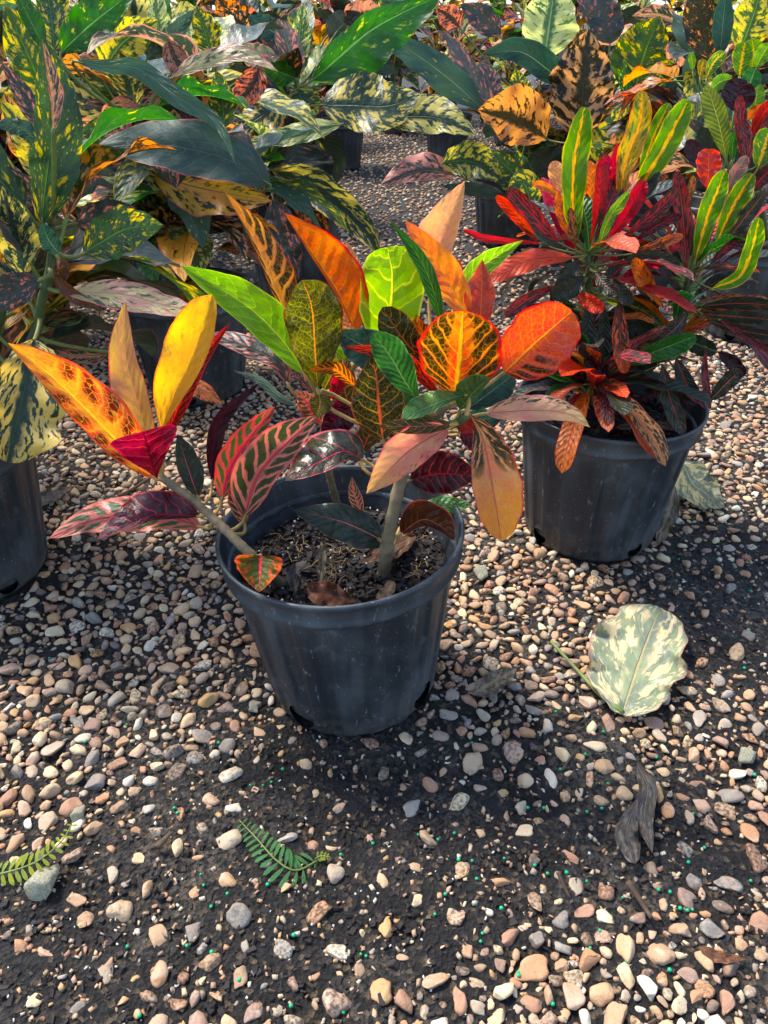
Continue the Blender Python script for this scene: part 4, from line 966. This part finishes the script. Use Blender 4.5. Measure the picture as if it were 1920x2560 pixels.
rback.leaves('''
yellow_mid bl 26 26 .3 .3 -4 -4 | 1848,190 1855,150 1863,106
lime_green bl 26 26 .3 .3 -2 -2 | 1880,170 1885,130 1880,98
yellow_mid na 15 18 .3 .3 -6 -6 | 1766,195 1785,155 1813,131
purple rd 42 42 .3 .3 -10 -10 | 1838,278 1845,240 1852,196
lime_green rd 20 22 .3 .3 -8 -8 | 1882,295 1890,250 1896,208
lime_olive ob 33 29 .3 .3 -16 -15 | 1818,405 1795,300 1766,213
dark_red na 16 16 .3 .3 -17 -17 | 1856,395 1852,320 1850,238
dark_red na 16 16 .3 .3 -18 -18 | 1870,420 1868,360 1862,300
red_leaf na 18 20 .3 .3 -12 -14 | 1878,340 1905,290 1940,248
yellow_mid bl 30 30 .3 .3 -16 -16 | 1895,420 1910,370 1925,322
green_band rd 24 24 .3 .3 -8 -8 | 1870,222 1880,195 1888,172
lime_green na 18 22 .3 .3 -8 -9 | 1778,225 1800,205 1830,196
dark_red na 14 14 .3 .3 -14 -14 | 1900,400 1910,340 1925,290
green_band na 12 12 .3 .3 -14 -14 | 1830,400 1832,360 1838,330
orange_flat na 14 14 .3 .3 -10 -12 | 1870,300 1885,280 1915,270
lime_green na 10 10 .3 .3 -4 -4 | 1732,175 1730,150 1728,132
yellow_orange na 12 12 .3 .3 -4 -4 | 1750,190 1755,165 1760,148
dark_leaf na 24 24 .3 .3 -10 -10 | 1800,420 1780,370 1750,320
dark_leaf na 30 30 .3 .3 -10 -10 | 1830,450 1860,420 1880,380
purple na 24 24 .3 .3 -12 -12 | 1790,440 1750,400 1720,350
lime_green na 20 20 .3 .3 -4 -4 | 1890,170 1905,140 1925,110
dark_red na 20 20 .3 .3 -10 -12 | 1880,480 1900,450 1930,420
dark_coral ov 48 48 .3 .3 12 12 | 1775,150 1755,60 1738,-40
teal ov 26 26 .3 .3 8 8 | 1800,140 1808,50 1818,-40
gold_dust_yellow ov 52 52 .3 .3 14 14 | 1850,130 1880,50 1905,-30
''', M_PETG, n=18, m=4, pr=.002)

# ------------------------------------------------------------------ plants of the farther rows: shared leaves, each plant its own thing
GEN = []
def gen_leaf(L, W, droop, shape, mat, seed, pm, pet=.045):
    q = random.Random(seed); n, m = 14, 4; rows = []; ph = q.uniform(0, 6)
    x0, z0 = pet * .85, pet * .5; ang = .55; x, z = x0, z0; cen = []
    for i in range(n + 1):
        cen.append((x, z, ang)); ang -= droop / n; x += math.cos(ang) * L / n; z += math.sin(ang) * L / n
    for i, (x, z, a) in enumerate(cen):
        t = i / n; k = max(.015, prof(shape, t)); row = []
        for j in range(-m, m + 1):
            s = j / m; w = W * k; h = abs(s) * w * .3 + .16 * s * s * w * math.sin(6.28 * 2.6 * t + ph + (2 if s < 0 else 0))
            row.append(Vector((x - math.sin(a) * h, -s * w, z + math.cos(a) * h)))
        rows.append(row)
    me = grid_mesh(rows, m); me.materials.append(LM[mat])
    V, Fc = tube([(0, 0, 0), (x0 * .5, 0, z0 * .35), (x0, 0, z0), (cen[1][0], 0, cen[1][1] - .0008)], [.003, .0026, .0024, .0008], 6)
    pme = mesh_from('petiole', V, Fc); pme.materials.append(pm); return me, pme
for i, mname in enumerate(['gold_dust', 'gold_big', 'dark_pink', 'gold_dust_yellow', 'orange_dark', 'slate_green', 'dark_coral', 'pale_gold', 'green_gold', 'slate', 'coral_dark', 'yellow_dark', 'grey_pink', 'peach_green', 'dark_leaf']):
    for j in range(2): GEN.append(gen_leaf(R.uniform(.17, .25), R.uniform(.034, .052), R.uniform(.5, 1.7), R.choice(['ov', 'ov', 'ob', 'la']), mname, i * 7 + j, M_PETG))
def fill(pl, n, zlo, zhi, rmax=.05, az=(0, 6.283), el=(-.5, .9), sel=None, scale=(.75, 1.1), pool=None, pet=True):
    for i in range(n):
        P = pl.stems[i % len(pl.stems)]; c = [p for p in P if zlo <= p.z <= zhi] or [P[-1]]
        p = R.choice(c); a = R.uniform(*az); e = R.uniform(*el); k = R.uniform(*scale)
        me, pme = R.choice(pool or GEN)
        o = obj('leaf', me, parent=pl.root)
        M = Matrix.Translation(p) @ Matrix.Rotation(a, 4, 'Z') @ Matrix.Rotation(-e, 4, 'Y') @ Matrix.Rotation(R.gauss(0, .25), 4, 'X') @ Matrix.Diagonal((k, k, k, 1))
        L = pl.Mi @ M; o.location = L.to_translation(); o.rotation_euler = L.to_euler(); o.scale = L.to_scale()
        if pet: obj('petiole', pme, parent=o)
NARROW = []
for i, mname in enumerate(['dark_red', 'dark_red_mid', 'dark_leaf', 'dark_orange', 'orange_fleck', 'dark_red', 'dark_leaf', 'yellow_mid', 'red_leaf', 'dark_red_mid', 'green_band', 'orange_red']):
    L = R.uniform(.09, .14); NARROW.append(gen_leaf(L, R.uniform(.010, .016), R.uniform(.3, 1.5), 'na', mname, 300 + i, M_PETG, .018))
BACK = (.25, 2.9)       # azimuths pointing away from the camera
fill(right, 54, .36, .7, el=(-.7, .6), pool=NARROW, scale=(.8, 1.25)); fill(right, 34, .26, .55, el=(-.3, .7), az=(-.4, 3.5), pool=NARROW, scale=(.9, 1.3)); fill(right, 26, .42, .7, el=(-.1, 1.1), az=BACK, pool=NARROW); fill(right, 34, .24, .42, el=(0, .9), pool=NARROW, scale=(.7, 1.1)); fill(right, 22, .24, .5, el=(-1.0, .2), az=BACK, pool=NARROW[:4])
obj('mulch_crumbs', scatter('mulch_crumbs', 700, M_CHIP, .0015, .006, .3, lambda: reg_pot()[:2] + (.205, True), 0), M_CHIP, right.root, kind='stuff')
fill(mid, 70, .26, .8, el=(-.8, .8), scale=(.8, 1.2)); fill(centre, 48, .26, .8, el=(-.8, .9), az=(1.1, 4.6)); fill(centre, 16, .3, .8, az=(0, 3.2)); fill(fright, 46, .25, .8, el=(-.9, .8), az=(-.9, 2.6)); fill(left, 40, .28, .8, az=(.5, 3.6), el=(-.8, .8), scale=(.8, 1.2)); fill(rback, 8, .3, .6, az=BACK)
def row_plant(x, y, h, n, label, group, pet=True):
    p = Plant('potted_croton', label, (x, y), group=group, rotz=R.uniform(0, 6))
    for k in range(3):
        a = R.uniform(0, 6.28); r = R.uniform(.03, .12)
        b = Vector((x + .03 * math.cos(a), y + .03 * math.sin(a), .19)); t = Vector((x + r * math.cos(a), y + r * math.sin(a), .2 + h * R.uniform(.7, 1)))
        p.stem([b, (b + t) / 2 + Vector((R.gauss(0, .015), R.gauss(0, .015), 0)), t], .007, .004, M_STEMG, 7)
    fill(p, n, .26, 1.2, el=(-.8, 1.1), scale=(.95, 1.45), pet=pet); return p
row_plant(*POTS['far_left'], .44, 60, 'broad-leaved spotted croton in black pot between the left edge pot and the far rows', None)
row_plant(-1.08, 1.32, .46, 60, 'spotted croton added mostly out of view for its shade, between the left edge pot and the far-left pot behind it', None)  # row carried on left of the frame, added to shade the gravel behind
row_plant(-1.4, 1.75, .5, 56, 'unseen spotted croton added beyond the left edge for its shade, beside the far-left pot', None)  # also unseen, added so its foliage blocks sun on the left ground
row_plant(-.8, 2.6, .55, 50, 'spotted croton behind the pot with the big glossy slate-green leaf', None)
row_plant(.9, 2.45, .46, 46, 'spotted croton in black pot behind the rounded lime and maroon croton', None)
row_plant(-.24, 4.6, .5, 46, 'spotted croton whose black pot stands at the far end of the gravel gap', None)
row_plant(.37, 4.9, .5, 46, 'spotted croton across the gravel gap from the far end pot', None)
row_plant(-.5, 3.4, .56, 50, 'spotted croton in the row behind the bright green leaved crown', None)
g1, g2 = 'croton pots in the far rows behind the gravel gap', 'spotted croton in a black pot in the crowded far rows'
for (x, y) in [(1.1, 3.2), (-1.1, 3.4), (-1.45, 2.4), (-1.7, 3.1), (-.95, 4.3), (-1.5, 4.2), (.95, 4.1), (1.65, 3.0), (1.5, 2.2), (1.6, 4.0), (-.5, 5.6), (.12, 6.1), (.8, 5.5), (-1.2, 5.4), (1.4, 5.2), (-2.1, 5.0), (2.1, 4.8)]:
    row_plant(x + R.uniform(-.04, .04), y, R.uniform(.48, .58), 46, g2, g1)
for i in range(15):
    row_plant(-3.6 + i * .52 + R.uniform(-.06, .06), 7.7 + R.uniform(-.15, .15), R.uniform(.75, .95), 46, g2, g1, False)
    row_plant(-3.3 + i * .47 + R.uniform(-.06, .06), 6.9 + R.uniform(-.15, .15), R.uniform(.66, .8), 40, g2, g1, False)

# ------------------------------------------------------------------ litter on the ground and in the pots
def lying(name, label, cat, mat, shape, wl, wr, h0, h1, pts, fl=-.1, fr=-.1, wav=.3, z=.012, n=22, m=5, group=None, petiole=None, pmat=None, rag=.13):
    base = at_z(pts[0][0], pts[0][1], z)
    place = lambda u, v, d: at_z(u, v, d)
    rows = px_leaf(pts, wl, wr, fl, fr, h0, h1, shape, place, n, m, wav, rag=rag)
    root = empty(name, base, label=label, category=cat)
    if group: root['group'] = group
    rows = [[Vector(p) - base + Vector((0, 0, mnoise.noise(Vector(p) * 45) * .004 + mnoise.noise(Vector(p) * 130) * .0025)) for p in r] for r in rows]
    me = grid_mesh(rows, m, 'blade'); obj('blade', me, LM[mat], root)
    if petiole:
        P = [at_z(u, v, zz) - base for (u, v, zz) in petiole]; P = [Vector(p) for p in smooth_path([tuple(p) for p in P], 10)]
        V, Fc = tube(P, [.0035 - .0015 * i / 10 for i in range(11)], 8); obj('petiole', mesh_from('petiole', V, Fc), pmat or M_PETG, root)
    return root
lying('fallen_leaf', 'large pale green fallen leaf with cream blotches and a long stalk lying on gravel', 'leaf', 'fallen', 'rd', 130, 116, .014, .026,
      [(1555, 1786), (1580, 1710), (1606, 1632), (1650, 1518)], wav=.2, n=54, m=10, rag=.2, petiole=[(1556, 1780, .014), (1500, 1735, .014), (1440, 1672, .018), (1377, 1603, .028)])
lying('dry_leaf', 'curled dark brown dead leaf on the soil below the large fallen leaf', 'leaf', 'dry_grey', 'ov', 25, 24, .012, .02, [(1592, 1905), (1618, 1970), (1612, 2040), (1630, 2135)], -.6, .3, .5, n=34, m=8)
lying('dry_leaf', 'crumpled grey dead leaf curled up beside a dark brown one', 'leaf', 'dry_grey', 'ob', 30, 28, .012, .014, [(1600, 1985), (1574, 2050), (1566, 2090), (1588, 2160)], -.5, .2, .5, n=34, m=8)
lying('dry_leaf', 'crinkled greyish tan dead leaf on gravel right of the lone pot', 'leaf', 'dry_tan', 'ov', 26, 30, .014, .018, [(1180, 1735), (1230, 1705), (1292, 1672)], -.3, -.3, .5)
lying('dry_leaf', 'old dull green leaf half buried beside the narrow-leaved croton pot', 'leaf', 'old_green', 'ov', 50, 46, .012, .016, [(1698, 1150), (1740, 1215), (1812, 1268)], -.2, -.2)
lying('dry_leaf', 'tan withered leaf leaning against the base of the narrow-leaved croton pot', 'leaf', 'dry_tan', 'la', 26, 24, .05, .012, [(1688, 1215), (1668, 1290), (1640, 1372)], -.3, -.3, .5)
lying('dry_leaf', 'thin dark reddish dead leaf lying on bare soil', 'leaf', 'dry_brown', 'la', 13, 14, .010, .010, [(1746, 2368), (1800, 2390), (1872, 2398)], -.3, -.3)
lying('dry_leaf', 'grey brown dead leaf on shaded gravel by the left edge pot', 'leaf', 'dry_grey', 'la', 14, 16, .012, .014, [(92, 1262), (130, 1238), (175, 1218)], -.3, -.3)
# dead leaves on the potting soil
lying('dry_leaf', 'broad brown dead leaf on the potting soil against the front rim', 'leaf', 'dry_brown', 'ob', 34, 34, .196, .222, [(890, 1508), (830, 1490), (768, 1470)], -.4, -.4, .5)
lying('dry_leaf', 'brown curled dead leaf behind the thick stem on the potting soil', 'leaf', 'dry_brown', 'ov', 28, 26, .2, .214, [(1040, 1340), (980, 1365), (905, 1410)], -.5, -.5, .5)
lying('dry_leaf', 'small tan dead leaf curling up beside the base of the thick stem', 'leaf', 'dry_tan', 'ov', 16, 18, .2, .222, [(985, 1450), (965, 1480), (940, 1500)], -.8, -.6, .5)
lying('dry_leaf', 'narrow twisted tan dead leaf strip upright on the potting soil', 'leaf', 'dry_tan', 'la', 10, 11, .2, .235, [(800, 1460), (806, 1400), (802, 1350)], -.6, -.6, .5)
lying('dry_leaf', 'dark crumpled dead leaf ring by the leaning stem on the potting soil', 'leaf', 'dry_grey', 'la', 18, 14, .2, .216, [(740, 1480), (735, 1430), (770, 1400)], -.6, -.6, .5)
lying('dry_leaf', 'long brown dead leaf on the soil of the narrow-leaved croton pot', 'leaf', 'dry_brown', 'la', 14, 12, .21, .214, [(1540, 1068), (1620, 1062), (1700, 1072)], -.5, -.5, .5)

# ferns
def fern(label, path, zs, n, Lp, mat, wide=.17):
    P = [at_z(u, v, z) for (u, v), z in zip(path, zs)]; base = Vector((P[0].x, P[0].y, gz(P[0].x, P[0].y)))
    root = empty('fern_sprig', base, label=label, category='fern'); C = [Vector(p) for p in smooth_path([tuple(p) for p in P], n)]
    V, Fc = tube([p - base for p in C], [.0011 - .0006 * i / n for i in range(n + 1)], 6); obj('rachis', mesh_from('rachis', V, Fc), M_PETG, root)
    for i in range(1, n):
        t = i / n; d = (C[i + 1] - C[i - 1]).normalized(); sd_ = d.cross(Vector((0, -.35, 1))).normalized()
        up = sd_.cross(d).normalized()
        for s in (-1, 1):
            L = Lp * (1 - abs(t - .3) * .95 if t > .3 else .75 + t) * R.uniform(.88, 1.08); rows = []
            ax = (sd_ * s + d * .35 + up * R.uniform(-.15, .1)).normalized(); ac = up.cross(ax).normalized()
            for k in range(8):
                tt = k / 7; w = L * wide * max(.03, prof('na', tt)); c = C[i] - base + ax * L * tt - up * (tt * tt * L * .22)
                rows.append([c + ac * w * j + up * abs(j) * w * .25 for j in (-1, -.5, 0, .5, 1)])
            obj('leaflet', grid_mesh(rows, 2, 'leaflet'), LM[mat], root)
fern('mid green fern frond growing flat from the bare dark soil', [(800, 2148), (740, 2176), (690, 2150), (645, 2100), (598, 2050)], [.004, .012, .02, .024, .02], 17, .0205, 'fern_green', .115)
fern('small yellow-green fern frond among pebbles beside the biggest pale stone', [(-30, 2192), (60, 2168), (116, 2138), (160, 2095), (184, 2050)], [.012, .022, .03, .032, .03], 15, .0145, 'fern_lime', .17)
fern('tiny bright fern shoot at the root end of the green frond', [(788, 2150), (800, 2140), (826, 2142)], [.004, .012, .014], 5, .006, 'fern_lime', .3)

# twigs and wood chips
def twig(label, pts, r, z=.012, cat='twig', name='twig'):
    P = [at_z(u, v, z + dz) for (u, v, dz) in pts]; b = P[0].copy()
    P = smooth_path([tuple(p - b) for p in P], 8); V, Fc = tube(P, [r * (1 - .05 * i) * R.uniform(.85, 1.1) for i in range(9)], 7)
    o = obj(name, mesh_from(name, V, Fc), M_WOOD, label=label, category=cat); o.location = b; return o
twig('pale straight stick on shaded gravel between left edge pot and yellow leaves', [(296, 1240, .008), (335, 1220, .01), (372, 1196, .01)], .0035, .014)
twig('short brown stick leaning on a yellow pebble', [(1395, 2180, .012), (1410, 2215, .008), (1425, 2245, .004)], .0024)
twig('flat weathered stick ending at a pinkish stone', [(1570, 2205, .006), (1600, 2250, .005), (1628, 2295, .004)], .0034)
twig('thin dark straw across soil under the large fallen leaf stalk', [(1405, 1925, .004), (1425, 1895, .006), (1448, 1865, .006)], .0012)
twig('pale broken wood splinter near the lime fern', [(392, 2118, .004), (410, 2100, .004), (428, 2082, .005)], .0038)
twig('thin grey straw among left gravel', [(90, 1705, .01), (120, 1680, .012), (152, 1655, .012)], .0011)
twig('pale pencil-thin wood splinter among left gravel', [(262, 1680, .01), (285, 1673, .012), (308, 1664, .012)], .0018)
twig('thin straw resting across pebbles right of the lone pot', [(1262, 1540, .012), (1290, 1540, .012), (1312, 1541, .012)], .0016)

# fertiliser beads
bm = bmesh.new(); bmesh.ops.create_icosphere(bm, subdivisions=2, radius=.0019); bme = bpy.data.meshes.new('fertilizer_bead'); bm.to_mesh(bm and bme); bm.free()
bme.polygons.foreach_set('use_smooth', [True] * len(bme.polygons)); bme.materials.append(M_BEAD)
BP = [(1315, 2018), (1470, 2032), (1500, 2018), (1396, 1931), (1362, 2025), (1302, 2005), (1334, 2163), (1369, 2184), (1372, 2190), (1414, 2180), (1470, 2205), (1558, 2252), (1650, 2225), (1670, 2232), (1700, 2278), (1718, 2276), (1726, 2274), (1500, 2333), (1474, 2370), (1477, 2384), (1562, 2415), (1668, 2432), (1382, 2510), (1296, 2430), (1294, 2440),
      (1720, 2160), (1760, 2116), (1730, 2040), (1886, 1942), (1458, 1893), (1640, 1900), (1524, 1960), (1390, 1783), (1511, 1834), (1380, 1577), (437, 2026), (445, 2040), (526, 2275), (532, 2388), (465, 2372), (600, 2460), (318, 2375), (506, 2197), (512, 2225), (675, 2222), (732, 2345), (568, 2243), (598, 2432), (348, 2545), (675, 1960), (712, 1928), (660, 1970), (630, 1965), (548, 1862), (566, 1862), (213, 1864), (105, 1626), (88, 1690), (127, 1646), (238, 1533), (360, 1550), (316, 1817), (390, 1762), (935, 2120), (852, 2145), (906, 2390), (912, 2392), (860, 2535), (725, 2515), (1085, 2300), (1110, 2250), (1130, 2090), (1150, 2155), (1045, 2100), (1190, 2205), (1175, 2165), (1260, 2150), (1095, 2105), (1205, 2340), (1255, 2272), (1200, 2360), (1880, 2210), (1840, 1420), (1880, 1480), (1860, 1500), (1790, 1400), (1660, 1395), (1700, 1402), (1870, 1580), (1855, 1680), (1240, 1780), (1180, 1860)]
for (u, v) in BP:
    p = at_z(u + R.uniform(-5, 5), v + R.uniform(-5, 5), 0); k = R.uniform(.7, 1.15)
    o = obj('fertilizer_bead', bme, label='tiny round green fertilizer bead lying on the ground', category='bead', group='green fertilizer beads on the ground')
    o.location = (p.x, p.y, gz(p.x, p.y) + .0042); o.scale = (k, k, k)
